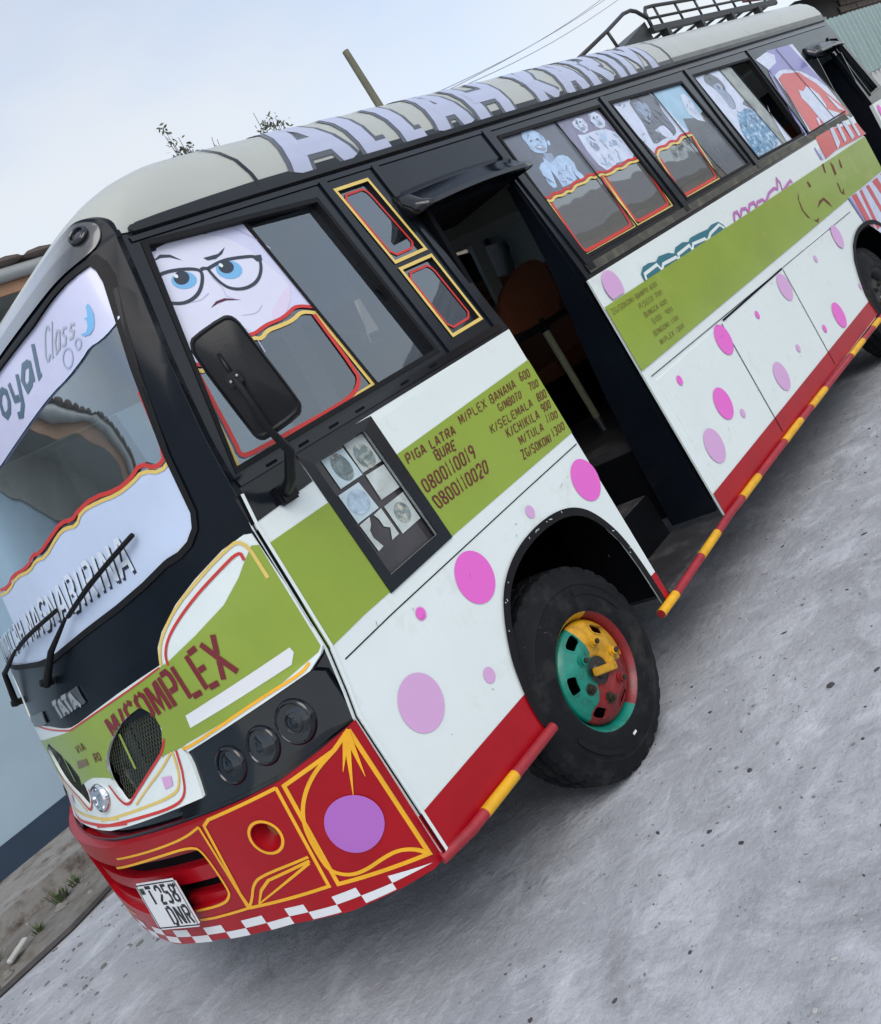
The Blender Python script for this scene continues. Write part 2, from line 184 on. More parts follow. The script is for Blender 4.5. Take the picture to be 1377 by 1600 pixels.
 'green_low': [(0.0112, 1.2352), (0.2075, 1.1859), (0.5831, 1.1588), (0.6133, 1.1533), (0.7021, 1.1596), (0.6904, 1.1956)],
 'fred': [(0.0672, 1.5834), (0.0661, 1.6163), (0.154, 1.596), (0.281, 1.5632), (0.3993, 1.5192), (0.4618, 1.4831), (0.4898, 1.4473), (0.497, 1.415)],
 'fgold': [(0.0317, 1.5005), (0.0359, 1.6469), (0.1207, 1.6364), (0.2544, 1.6009), (0.3674, 1.5658), (0.4598, 1.5158), (0.5024, 1.4781), (0.527, 1.4252)],
 'fgold_low': [(0.6134, 1.1469), (0.5547, 1.1475), (0.2352, 1.188), (0.0871, 1.1948), (0.054, 1.2121)],
 'hood_red': [(0.5389, 1.4225), (0.6862, 1.4059), (0.8225, 1.3934), (1.084, 1.37), (1.2807, 1.353), (1.495, 1.3474)],
 'sticker': [(0.5303, 1.2438), (0.0797, 1.283), (0.0764, 1.2631), (0.1003, 1.2329), (0.5354, 1.2002)],
 'lip_red': [(1.4049, 0.9734), (1.0201, 0.981), (0.7597, 0.9808), (0.686, 1.0044), (0.665, 1.072), (0.6465, 1.1526)],
 'lip_gold': [(1.3405, 0.9942), (1.0076, 1.0056), (0.7419, 1.0159), (0.6952, 1.0463), (0.6723, 1.1239), (0.6689, 1.1517)],
 'gr_red': [(0.6762, 1.2037), (0.7163, 1.1642), (0.7964, 1.1317), (0.9702, 1.0626), (1.0555, 1.0251), (1.1215, 1.068), (1.1422, 1.1169)],
 'gr_gold': [(0.673, 1.153), (0.7647, 1.1098), (0.8832, 1.0692), (0.9952, 1.0246)],
 'lilac': [(0.7829, 1.0851), (0.7289, 1.0795), (0.7343, 1.048), (0.784, 1.0445)],
 'badge': [(1.0583, 1.4918), (1.0262, 1.4269), (1.2856, 1.4075), (1.3213, 1.4745)],
 'badge2': [(1.4275, 1.4705), (1.4158, 1.4329), (2.0288, 1.4065), (2.0626, 1.4632)],
 'T_c': [(1.2323, 1.0749)],
 'lampA': [(0.1678, 1.0708), (0.2419, 1.0906), (0.112, 1.0579), (0.1514, 1.1162), (0.2087, 1.0341)],
 'lampB': [(0.3067, 1.0538)],
 'lampC': [(0.4528, 1.0391)],
 'b_top': [(0.0014, 0.994), (0.1177, 0.9669), (0.2856, 0.9354), (0.4506, 0.926), (0.6629, 0.923)],
 'b_bot': [(0.0129, 0.4651), (0.1163, 0.4555), (0.2975, 0.4498), (0.5226, 0.4708), (0.748, 0.4683), (0.9988, 0.4677), (1.2583, 0.4545)],
 'chk_top': [(-0.0291, 0.5089), (0.1773, 0.5138), (0.3172, 0.5376), (0.4677, 0.5493), (0.7041, 0.5499), (1.001, 0.5472)],
 'bg1': [(-0.024, 0.9859), (-0.0162, 0.5171), (0.2831, 0.5533), (0.2479, 0.9234), (0.1803, 0.934), (0.0668, 0.951), (-0.024, 0.9859)],
 'bg2': [(0.0668, 0.951), (0.1387, 0.9222), (0.1991, 0.8784), (0.2462, 0.8222), (0.2738, 0.7552), (0.2831, 0.6627), (0.2815, 0.605), (0.2377, 0.5672), (0.1845, 0.5596), (0.1095, 0.5736), (0.0662, 0.5731), (0.0281, 0.5515), (-0.0162, 0.5171)],
 'bg3': [(-0.0095, 0.9811), (0.0754, 0.8785)],
 'bg4': [(-0.0124, 0.9807), (0.088, 0.7956)],
 'bg5': [(-0.0187, 0.9795), (0.0321, 0.8329)],
 'bdot': [(0.1317, 0.7141), (0.2065, 0.7633), (0.0624, 0.6695), (0.0854, 0.7956), (0.1806, 0.6283)],
 'bg6': [(0.2744, 0.9313), (0.3148, 0.5583), (0.6554, 0.5705), (0.655, 0.6324), (0.6077, 0.9033), (0.573, 0.9189), (0.2753, 0.9286)],
 'bring': [(0.4111, 0.7907), (0.4769, 0.8288), (0.3526, 0.7492), (0.3861, 0.8564), (0.4379, 0.7241)],
 'bg7': [(0.317, 0.677), (0.5228, 0.6718), (0.5766, 0.6476), (0.6148, 0.6059), (0.6493, 0.5778)],
 'bg8': [(0.3206, 0.6635), (0.5038, 0.6486), (0.5584, 0.6213), (0.6036, 0.5767), (0.3263, 0.6565)],
 'bg9': [(1.8416, 0.8099), (1.2387, 0.8621), (0.9189, 0.8728), (0.7281, 0.8847), (0.6331, 0.9061)],
 'bg10': [(1.8466, 0.7542), (1.3076, 0.8196), (0.9504, 0.8435), (0.717, 0.8491), (0.6895, 0.8092), (0.6946, 0.6608), (0.7104, 0.6306), (0.7638, 0.6068), (0.9353, 0.6002)],
 'bg11': [(0.6331, 0.9061), (0.6456, 0.7652), (0.664, 0.5708), (0.8633, 0.5613), (0.9504, 0.5613)],
 'b_open': [(1.1177, 0.8236), (0.7231, 0.8424), (0.6936, 0.8103), (0.7048, 0.6548), (0.731, 0.6258), (0.7765, 0.6173), (0.9322, 0.6038), (1.2582, 0.5909)],
 'plate': [(1.169, 0.7548), (0.8928, 0.7589), (0.8985, 0.5723), (1.179, 0.5757)],
 'wip1': [(1.2611, 1.5461), (1.1059, 1.6456), (0.943, 1.7214), (0.8273, 1.7567), (0.4117, 1.8337)],
 'wip2': [(2.057, 1.5108), (1.9289, 1.6568), (1.5778, 1.7183), (1.3954, 1.7334), (1.0139, 1.7629)],
 'rack': [(4.786, 2.983), (5.429, 3.137), (5.936, 3.25), (6.143, 3.17), (6.279, 3.23), (6.981, 3.212), (8.0, 3.174), (5.462, 2.992), (6.148, 3.157), (6.126, 3.036), (9.161, 2.985), (6.345, 3.109)],
 'mirror_c': [(0.6892, -0.2, 2.0323)],
 'mirror': [(-0.0817, 0.1667), (-0.0673, 0.1784), (0.0365, 0.1852), (0.0582, 0.1763), (0.0707, 0.1531), (0.0746, 0.1165), (0.0964, -0.136), (0.0885, -0.1592), (0.068, -0.1746), (-0.0494, -0.1822), (-0.0693, -0.1697), (-0.0761, -0.1479), (-0.096, 0.1345)],
 'mirror_br': [(-0.0297, 0.0941), (-0.0303, 0.0083), (-0.0265, -0.0391), (-0.0258, -0.1618)],
 'wheel_fl': [(151.3, 0.244), (58.1, 0.234), (-70.5, 0.239)],
 'wheel_disc': [(72.9, 0.178), (-16.6, 0.251), (-126.5, 0.174)],
 'wheel_holes': [(24.9, 0.225), (77.7, 0.138), (177.9, 0.088), (-100.6, 0.176)],
 'wheel_nuts': [(22.4, 0.153), (-4.6, 0.228), (62.3, 0.038), (-63.7, 0.184), (-77.2, 0.074)],
 'wheel_bar': [(41.3, 0.025), (-22.2, 0.153), (-14.7, 0.043)],
 'wheel_tag': [(-93.3, 0.291)],
 'chk': [(0.1442, 0.4759), (0.3403, 0.5139), (0.5345, 0.5339), (0.7499, 0.5304), (0.9798, 0.5262), (0.2377, 0.4757), (0.4233, 0.5138), (0.6321, 0.5173), (0.8719, 0.5066)],
 'chk3': [(0.7495, 0.5268), (0.9827, 0.5239), (1.2211, 0.5265)],
 'texts': {'t1': ('PIGA LATRA', [(1.2459, 1.5717), (1.5389, 1.5594), (1.5295, 1.5277), (1.2393, 1.538)]), 't2': ('BURE', [(1.3759, 1.5229), (1.5027, 1.5125), (1.4868, 1.4791), (1.3721, 1.4867)]), 't3': ('0800110019', [(1.2441, 1.4641), (1.5711, 1.4591), (1.5549, 1.4084), (1.2404, 1.4148)]), 't4': ('0800110020', [(1.2447, 1.3928), (1.5947, 1.3814), (1.5721, 1.3327), (1.2522, 1.3412)]), 't5': ('M/PLEX BANANA', [(1.5879, 1.5762), (1.9942, 1.5715), (1.9851, 1.5385), (1.583, 1.5441)]), 't6': ('600', [(2.0461, 1.5802), (2.1164, 1.574), (2.1041, 1.5392), (2.0339, 1.5459)]), 't7': ('G/MBOTO', [(1.8225, 1.5264), (1.9954, 1.5173), (1.9793, 1.4884), (1.8185, 1.4955)]), 't8': ('700', [(2.0633, 1.5222), (2.1329, 1.5158), (2.1191, 1.4872), (2.0535, 1.4901)]), 't9': ('K/SELEMALA', [(1.7165, 1.4751), (2.0269, 1.4642), (2.0162, 1.435), (1.7068, 1.4442)]), 't10': ('800', [(2.074, 1.4665), (2.1437, 1.4629), (2.1275, 1.4284), (2.0633, 1.4335)]), 't11': ('K/CHIKILA', [(1.7856, 1.4268), (2.0256, 1.4104), (2.0135, 1.3762), (1.7778, 1.3923)]), 't12': ('900', [(2.063, 1.42), (2.1303, 1.4156), (2.1159, 1.3827), (2.0496, 1.3826)]), 't13': ('M/TULA', [(1.8282, 1.3706), (2.0081, 1.356), (1.9944, 1.326), (1.8226, 1.3381)]), 't14': ('1100', [(2.0547, 1.3723), (2.1355, 1.3589), (2.1216, 1.3304), (2.0398, 1.3391)]), 't15': ('ZG/SOKONI', [(1.7955, 1.3204), (2.0155, 1.299), (2.0023, 1.2676), (1.7902, 1.2846)]), 't16': ('1300', [(2.0381, 1.309), (2.1352, 1.3045), (2.1215, 1.2724), (2.0274, 1.2762)]), 'r1': ('ZG/SOKONI-BAMPO 600', [(2.9096, 1.5783), (3.426, 1.5657), (3.4169, 1.5437), (2.9118, 1.5504)]), 'r2': ('P/SECO 700', [(3.1586, 1.5227), (3.4286, 1.5168), (3.4227, 1.4937), (3.1508, 1.4952)]), 'r3': ('BUNGCA 600', [(3.1603, 1.4717), (3.4258, 1.4633), (3.4198, 1.4403), (3.1588, 1.446)]), 'r4': ('SIDO  900', [(3.193, 1.4215), (3.4399, 1.4123), (3.4357, 1.3906), (3.1945, 1.3945)]), 'r5': ('BONGONI 1100', [(3.1497, 1.3683), (3.4485, 1.3564), (3.4411, 1.3358), (3.1464, 1.3411)]), 'r6': ('M/PLEX 1300', [(3.1601, 1.3136), (3.4559, 1.303), (3.4484, 1.2823), (3.1616, 1.2865)]), 'w1': ('INNALLAH MASNABIRINA', [(2.1365, 1.7966), (0.4892, 1.8583), (0.4984, 1.7357), (2.139, 1.7115)]), 'w2': ('royal', [(1.0228, 2.5609), (0.5068, 2.5387), (0.5336, 2.456), (1.0226, 2.4445)]), 'w3': ('Class', [(0.4162, 2.5563), (0.2538, 2.4958), (0.2765, 2.4565), (0.4994, 2.4623)]), 'f1': ('M/COMPLEX', [(0.9501, 1.3427), (0.2762, 1.4344), (0.2609, 1.295), (0.9361, 1.2751)]), 'f2': ('VIA', [(1.2734, 1.2922), (1.1861, 1.2983), (1.185, 1.2688), (1.278, 1.2643)]), 'f3': ('MORO', [(1.3356, 1.2342), (1.2199, 1.2364), (1.2228, 1.2109), (1.3538, 1.2033)]), 'f4': ('RD', [(1.1487, 1.244), (1.0963, 1.2433), (1.0987, 1.2166), (1.154, 1.2113)]), 'f5': ('TATA', [(1.314, 1.4717), (1.0978, 1.4819), (1.0578, 1.4239), (1.2799, 1.4119)])},
}
# ------------------------------------------------------------------ materials
MT = {}
def mat(name, col, rough=.5, metal=0., coat=0., var=0., vs=6., bump=0., bs=40., col2=None, c2s=3., c2lo=.5, c2hi=.65, spec=.5, rvar=0.):
    if name in MT: return MT[name]
    m = bpy.data.materials.new(name); m.use_nodes = True
    n = m.node_tree.nodes; L = m.node_tree.links; b = n['Principled BSDF']
    c4 = tuple(col) + (1,)
    b.inputs['Base Color'].default_value = c4
    b.inputs['Roughness'].default_value = rough; b.inputs['Metallic'].default_value = metal
    b.inputs['Coat Weight'].default_value = coat; b.inputs['Coat Roughness'].default_value = .06
    b.inputs['Specular IOR Level'].default_value = spec
    tc = n.new('ShaderNodeTexCoord'); last = None
    if var or col2:
        no = n.new('ShaderNodeTexNoise'); no.inputs['Scale'].default_value = vs; no.inputs['Detail'].default_value = 8
        no.inputs['Roughness'].default_value = .65
        L.new(tc.outputs['Object'], no.inputs['Vector'])
        mr = n.new('ShaderNodeMapRange'); mr.inputs[1].default_value = .3; mr.inputs[2].default_value = .7
        mr.inputs[3].default_value = 1 - var; mr.inputs[4].default_value = 1 + var * .4
        L.new(no.outputs[0], mr.inputs[0])
        mx = n.new('ShaderNodeMix'); mx.data_type = 'RGBA'; mx.blend_type = 'MULTIPLY'; mx.inputs[0].default_value = 1
        mx.inputs[6].default_value = c4; L.new(mr.outputs[0], mx.inputs[7])
        last = mx.outputs[2]
        if col2:
            n2 = n.new('ShaderNodeTexNoise'); n2.inputs['Scale'].default_value = c2s; n2.inputs['Detail'].default_value = 10
            n2.inputs['Roughness'].default_value = .7; L.new(tc.outputs['Object'], n2.inputs['Vector'])
            m2 = n.new('ShaderNodeMapRange'); m2.inputs[1].default_value = c2lo; m2.inputs[2].default_value = c2hi
            L.new(n2.outputs[0], m2.inputs[0])
            mx2 = n.new('ShaderNodeMix'); mx2.data_type = 'RGBA'; L.new(m2.outputs[0], mx2.inputs[0])
            L.new(last, mx2.inputs[6]); mx2.inputs[7].default_value = tuple(col2) + (1,)
            last = mx2.outputs[2]
        L.new(last, b.inputs['Base Color'])
        if rvar:
            m3 = n.new('ShaderNodeMapRange'); m3.inputs[1].default_value = .3; m3.inputs[2].default_value = .7
            m3.inputs[3].default_value = max(0.02, rough - rvar); m3.inputs[4].default_value = rough + rvar
            L.new(no.outputs[0], m3.inputs[0]); L.new(m3.outputs[0], b.inputs['Roughness'])
    if bump:
        nb = n.new('ShaderNodeTexNoise'); nb.inputs['Scale'].default_value = bs; nb.inputs['Detail'].default_value = 6
        L.new(tc.outputs['Object'], nb.inputs['Vector'])
        bp = n.new('ShaderNodeBump'); bp.inputs['Strength'].default_value = bump; bp.inputs['Distance'].default_value = .01
        L.new(nb.outputs[0], bp.inputs['Height']); L.new(bp.outputs[0], b.inputs['Normal'])
    MT[name] = m; return m

def glass(name, tint, rough=.02, refl=1.0, base=(.02, .025, .03), mixf=.5, fres=1.6):
    """tinted pane: partly see-through, partly diffuse, mirror-like by angle"""
    m = bpy.data.materials.new(name); m.use_nodes = True
    n = m.node_tree.nodes; L = m.node_tree.links; n.clear()
    out = n.new('ShaderNodeOutputMaterial')
    tr = n.new('ShaderNodeBsdfTransparent'); tr.inputs[0].default_value = tuple(tint) + (1,)
    df = n.new('ShaderNodeBsdfDiffuse'); df.inputs[0].default_value = tuple(base) + (1,)
    m1 = n.new('ShaderNodeMixShader'); m1.inputs[0].default_value = mixf
    L.new(tr.outputs[0], m1.inputs[1]); L.new(df.outputs[0], m1.inputs[2])
    gl = n.new('ShaderNodeBsdfGlossy'); gl.inputs['Roughness'].default_value = rough; gl.inputs[0].default_value = (refl * .84, refl * .93, refl, 1)
    tc = n.new('ShaderNodeTexCoord'); nb = n.new('ShaderNodeTexNoise'); nb.inputs['Scale'].default_value = 2.2
    L.new(tc.outputs['Object'], nb.inputs['Vector'])
    bp = n.new('ShaderNodeBump'); bp.inputs['Strength'].default_value = .05; bp.inputs['Distance'].default_value = .05
    L.new(nb.outputs[0], bp.inputs['Height']); L.new(bp.outputs[0], gl.inputs['Normal'])
    fr = n.new('ShaderNodeFresnel'); fr.inputs[0].default_value = 1.6
    fm = n.new('ShaderNodeMath'); fm.operation = 'MULTIPLY_ADD'; fm.use_clamp = True; fm.inputs[1].default_value = fres; fm.inputs[2].default_value = .03
    L.new(fr.outputs[0], fm.inputs[0])
    m2 = n.new('ShaderNodeMixShader'); L.new(fm.outputs[0], m2.inputs[0])
    L.new(m1.outputs[0], m2.inputs[1]); L.new(gl.outputs[0], m2.inputs[2]); L.new(m2.outputs[0], out.inputs[0])
    MT[name] = m; return m

# ------------------------------------------------------------------ mesh helpers
def link(name, me, m, parent=None, smooth=False):
    o = bpy.data.objects.new(name, me); COL.objects.link(o)
    for k in (m if isinstance(m, (list, tuple)) else [m]): me.materials.append(k)
    if parent is not None: o.parent = parent
    if smooth:
        for p in me.polygons: p.use_smooth = True
    return o
def empty(name, parent=None, loc=(0, 0, 0)):
    o = bpy.data.objects.new(name, None); COL.objects.link(o); o.empty_display_size = .2
    o.location = loc
    if parent is not None: o.parent = parent
    return o
def tag(o, label, cat=None, group=None, kind=None):
    if label: o['label'] = label
    if cat: o['category'] = cat
    if group: o['group'] = group
    if kind: o['kind'] = kind
    return o
def bm_obj(name, bm, m, parent=None, smooth=False, autosmooth=None):
    me = bpy.data.meshes.new(name); bm.normal_update(); bm.to_mesh(me); bm.free()
    o = link(name, me, m, parent, smooth)
    if autosmooth is not None:
        for e in me.edges: pass
        me.set_sharp_from_angle(angle=radians(autosmooth))
    return o

def mapS(u, v, w): return (u, tum(v) - w, v)
def mapF(u, v, w): return (front_x(u, v) - w, u, v)

def flat_mesh(loops=None, strips=None):
    """2D bmesh from polygons with holes (list of loop lists) and/or quads"""
    bm = bmesh.new()
    for poly in (loops or []):
        pts = [p for lp in poly for p in lp]
        tri = tessellate_polygon([[Vector((p[0], p[1], 0)) for p in lp] for lp in poly])
        vs = [bm.verts.new((p[0], p[1], 0)) for p in pts]
        for t in tri:
            a = [vs[i] for i in t]
            if len(set(a)) == 3:
                ar = (a[1].co - a[0].co).cross(a[2].co - a[0].co).z
                if abs(ar) < 1e-12: continue
                if ar < 0: a.reverse()
                try: bm.faces.new(a)
                except ValueError: pass
    for q in (strips or []):
        dz = 0.
        if len(q) == 2: q, dz = q
        vs = [bm.verts.new((p[0], p[1], dz)) for p in q]
        try: f = bm.faces.new(vs)
        except ValueError: continue
        f.normal_update()
        if f.normal.z < 0: f.normal_flip()
    return bm
def refine(bm, du, dv):
    xs = [v.co.x for v in bm.verts]; ys = [v.co.y for v in bm.verts]
    if not xs: return
    for lo, hi, step, ax in ((min(xs), max(xs), du, 0), (min(ys), max(ys), dv, 1)):
        if not step: continue
        k = math.floor(lo / step) + 1
        while k * step < hi:
            co = (k * step, 0, 0) if ax == 0 else (0, k * step, 0); no = (1, 0, 0) if ax == 0 else (0, 1, 0)
            bmesh.ops.bisect_plane(bm, geom=bm.verts[:] + bm.edges[:] + bm.faces[:], plane_co=co, plane_no=no, dist=1e-6)
            k += 1
def plate(name, loops, mp, m, parent, w=0., thick=0., du=0., dv=0., strips=None, smooth=None):
    """sheet (or slab when thick>0) laid on a curved surface, w = height above that surface"""
    bm = flat_mesh(loops, strips)
    if du or dv: refine(bm, du, dv)
    if loops: bmesh.ops.remove_doubles(bm, verts=bm.verts[:], dist=1e-6)
    uv = {v: (v.co.x, v.co.y) for v in bm.verts}; lift = {v: v.co.z for v in bm.verts}
    faces = bm.faces[:]
    sm = smooth if smooth is not None else bool(du or dv)
    nrm = {}
    def snorm(u, v):
        e = .004
        a = Vector(mp(u + e, v, 0)) - Vector(mp(u - e, v, 0)); b = Vector(mp(u, v + e, 0)) - Vector(mp(u, v - e, 0))
        n_ = a.cross(b).normalized(); o = Vector(mp(u, v, .01)) - Vector(mp(u, v, 0))
        return n_ if n_.dot(o) > 0 else -n_
    for v in uv: nrm[v] = snorm(*uv[v]) if sm else None
    for v in uv: v.co = mp(uv[v][0], uv[v][1], w + lift[v])
    if faces:
        f = faces[0]; f.normal_update()
        u0, v0 = [sum(c) / len(f.verts) for c in zip(*[uv[v] for v in f.verts])]
        o = Vector(mp(u0, v0, .01)) - Vector(mp(u0, v0, 0))
        if f.normal.dot(o) < 0: bmesh.ops.reverse_faces(bm, faces=faces)
    if thick > 0:
        bnd = [e for e in bm.edges if len(e.link_faces) == 1]
        low = {}; up2 = {}; lo2 = {}
        for v in list(uv):
            low[v] = bm.verts.new(mp(uv[v][0], uv[v][1], w - thick)); nrm[low[v]] = -nrm[v] if sm else None
        for f in faces: bm.faces.new([low[v] for v in reversed(f.verts)])
        for e in bnd:
            lp = e.link_loops[0]; a, b = lp.vert, lp.link_loop_next.vert
            q = [bm.verts.new(b.co), bm.verts.new(a.co), bm.verts.new(low[a].co), bm.verts.new(low[b].co)]
            f = bm.faces.new(q); f.normal_update()
            for v in q: nrm[v] = f.normal.copy()
    bm.verts.index_update()
    norms = None
    if sm and all(n_ is not None for n_ in nrm.values()):
        norms = [None] * len(bm.verts)
        for v, n_ in nrm.items(): norms[v.index] = tuple(n_)
    ob = bm_obj(name, bm, m, parent, smooth=sm)
    if norms and all(norms): ob.data.normals_split_custom_set_from_vertices(norms)
    return ob
def stroke_quads(pts, width, closed=False, taper=None):
    pts = [Vector((p[0], p[1])) for p in pts]; n = len(pts)
    if closed and (pts[0] - pts[-1]).length < 1e-6: pts = pts[:-1]; n -= 1
    side = []
    for i in range(n):
        a = pts[i - 1] if (i > 0 or closed) else None; b = pts[i]; c = pts[(i + 1) % n] if (i < n - 1 or closed) else None
        d1 = (b - a).normalized() if a is not None and (b - a).length > 1e-9 else None
        d2 = (c - b).normalized() if c is not None and (c - b).length > 1e-9 else None
        if d1 is None: d1 = d2
        if d2 is None: d2 = d1
        if d1 is None: d1 = d2 = Vector((1, 0))
        t = (d1 + d2)
        t = t.normalized() if t.length > 1e-6 else d1
        nn = Vector((-t.y, t.x)); k = max(.45, abs(nn.dot(Vector((-d1.y, d1.x)))))
        wd = width / 2 / k
        if taper: wd *= taper[0] + (taper[1] - taper[0]) * i / max(1, n - 1)
        side.append((b + nn * wd, b - nn * wd))
    q = []
    rng = range(n if closed else n - 1)
    for i in rng:
        a, b = side[i], side[(i + 1) % n]
        q.append((tuple(a[0]), tuple(a[1]), tuple(b[1]), tuple(b[0])))
    return q
def stroke(name, pts, width, mp, m, parent, w, closed=False, du=0., dv=0., taper=None):
    return plate(name, None, mp, m, parent, w=w, du=du, dv=dv, strips=stroke_quads(pts, width, closed, taper))
def smooth_line(pts, it=2):
    for _ in range(it):
        o = [pts[0]]
        for a, b in zip(pts, pts[1:]):
            o += [(a[0] * .75 + b[0] * .25, a[1] * .75 + b[1] * .25), (a[0] * .25 + b[0] * .75, a[1] * .25 + b[1] * .75)]
        pts = o + [pts[-1]]
    return pts
def ell(cx, cy, rx, ry, n=32, a0=0.): return [(cx + rx * cos(2 * pi * k / n + a0), cy + ry * sin(2 * pi * k / n + a0)) for k in range(n)]
def cell(five, n=32):
    """ellipse through a centre and measured left/right/top/bottom points"""
    c, l, r, t, b = five
    ax = ((r[0] - l[0]) / 2, (r[1] - l[1]) / 2); ay = ((t[0] - b[0]) / 2, (t[1] - b[1]) / 2)
    return [(c[0] + ax[0] * cos(a) + ay[0] * sin(a), c[1] + ax[1] * cos(a) + ay[1] * sin(a)) for a in [2 * pi * k / n for k in range(n)]]
def mirror_pts(p): return [(2 * YC - a, b) for a, b in p]

def box(name, lo, hi, m, parent=None, bevel=0., loc=None, rot=None):
    bm = bmesh.new(); bmesh.ops.create_cube(bm, size=1)
    for v in bm.verts: v.co = [lo[i] + (v.co[i] + .5) * (hi[i] - lo[i]) for i in range(3)]
    if bevel: bmesh.ops.bevel(bm, geom=bm.edges[:], offset=bevel, segments=2, affect='EDGES', profile=.7)
    o = bm_obj(name, bm, m, parent)
    if loc: o.location = loc
    if rot: o.rotation_euler = rot
    return o
def add_box(bm, lo, hi):
    r = bmesh.ops.create_cube(bm, size=1)
    for v in r['verts']: v.co = [lo[i] + (v.co[i] + .5) * (hi[i] - lo[i]) for i in range(3)]
def add_tube(bm, pts, r, seg=8, cap=True, radii=None):
    pts = [Vector(p) for p in pts]; rings = []; prev = None
    for i, p in enumerate(pts):
        d = (pts[min(i + 1, len(pts) - 1)] - pts[max(i - 1, 0)]).normalized()
        if prev is None:
            a = Vector((0, 0, 1)) if abs(d.z) < .9 else Vector((1, 0, 0)); x = d.cross(a).normalized()
        else: x = (prev - d * prev.dot(d)).normalized()
        prev = x; y = d.cross(x); rr = radii[i] if radii else r
        rings.append([bm.verts.new(p + (x * cos(2 * pi * k / seg) + y * sin(2 * pi * k / seg)) * rr) for k in range(seg)])
    for a, b in zip(rings, rings[1:]):
        for k in range(seg): bm.faces.new((a[k], a[(k + 1) % seg], b[(k + 1) % seg], b[k]))
    if cap:
        bm.faces.new(list(reversed(rings[0]))); bm.faces.new(rings[-1])
def tube(name, pts, r, m, parent=None, seg=10, radii=None):
    bm = bmesh.new(); add_tube(bm, pts, r, seg, True, radii)
    o = bm_obj(name, bm, m, parent, smooth=True); o.data.set_sharp_from_angle(angle=radians(50)); return o
def frame_at(p, nrm):
    z = Vector(nrm).normalized(); a = Vector((0, 0, 1)); x = a.cross(z).normalized(); y = z.cross(x)
    return Matrix(((x.x, y.x, z.x, p[0]), (x.y, y.y, z.y, p[1]), (x.z, y.z, z.z, p[2]), (0, 0, 0, 1)))
def lathe(name, prof, m, parent, mw, seg=40, matf=None, smooth=True, sharp=35):
    """profile (r, h) turned about the local z axis of frame mw"""
    bm = bmesh.new(); rings = []
    for r, h in prof:
        if r < 1e-6: rings.append([bm.verts.new(mw @ Vector((0, 0, h)))])
        else: rings.append([bm.verts.new(mw @ Vector((r * cos(2 * pi * k / seg), r * sin(2 * pi * k / seg), h))) for k in range(seg)])
    for a, b in zip(rings, rings[1:]):
        for k in range(seg):
            j = (k + 1) % seg
            if len(a) == 1 and len(b) == 1: continue
            if len(a) == 1: f = bm.faces.new((a[0], b[k], b[j]))
            elif len(b) == 1: f = bm.faces.new((a[k], b[0], a[j]))
            else: f = bm.faces.new((a[k], b[k], b[j], a[j]))
            if matf: f.material_index = matf((k + .5) * 360 / seg)
    bmesh.ops.recalc_face_normals(bm, faces=bm.faces[:])
    o = bm_obj(name, bm, m, parent, smooth=smooth)
    if smooth: o.data.set_sharp_from_angle(angle=radians(sharp))
    return o

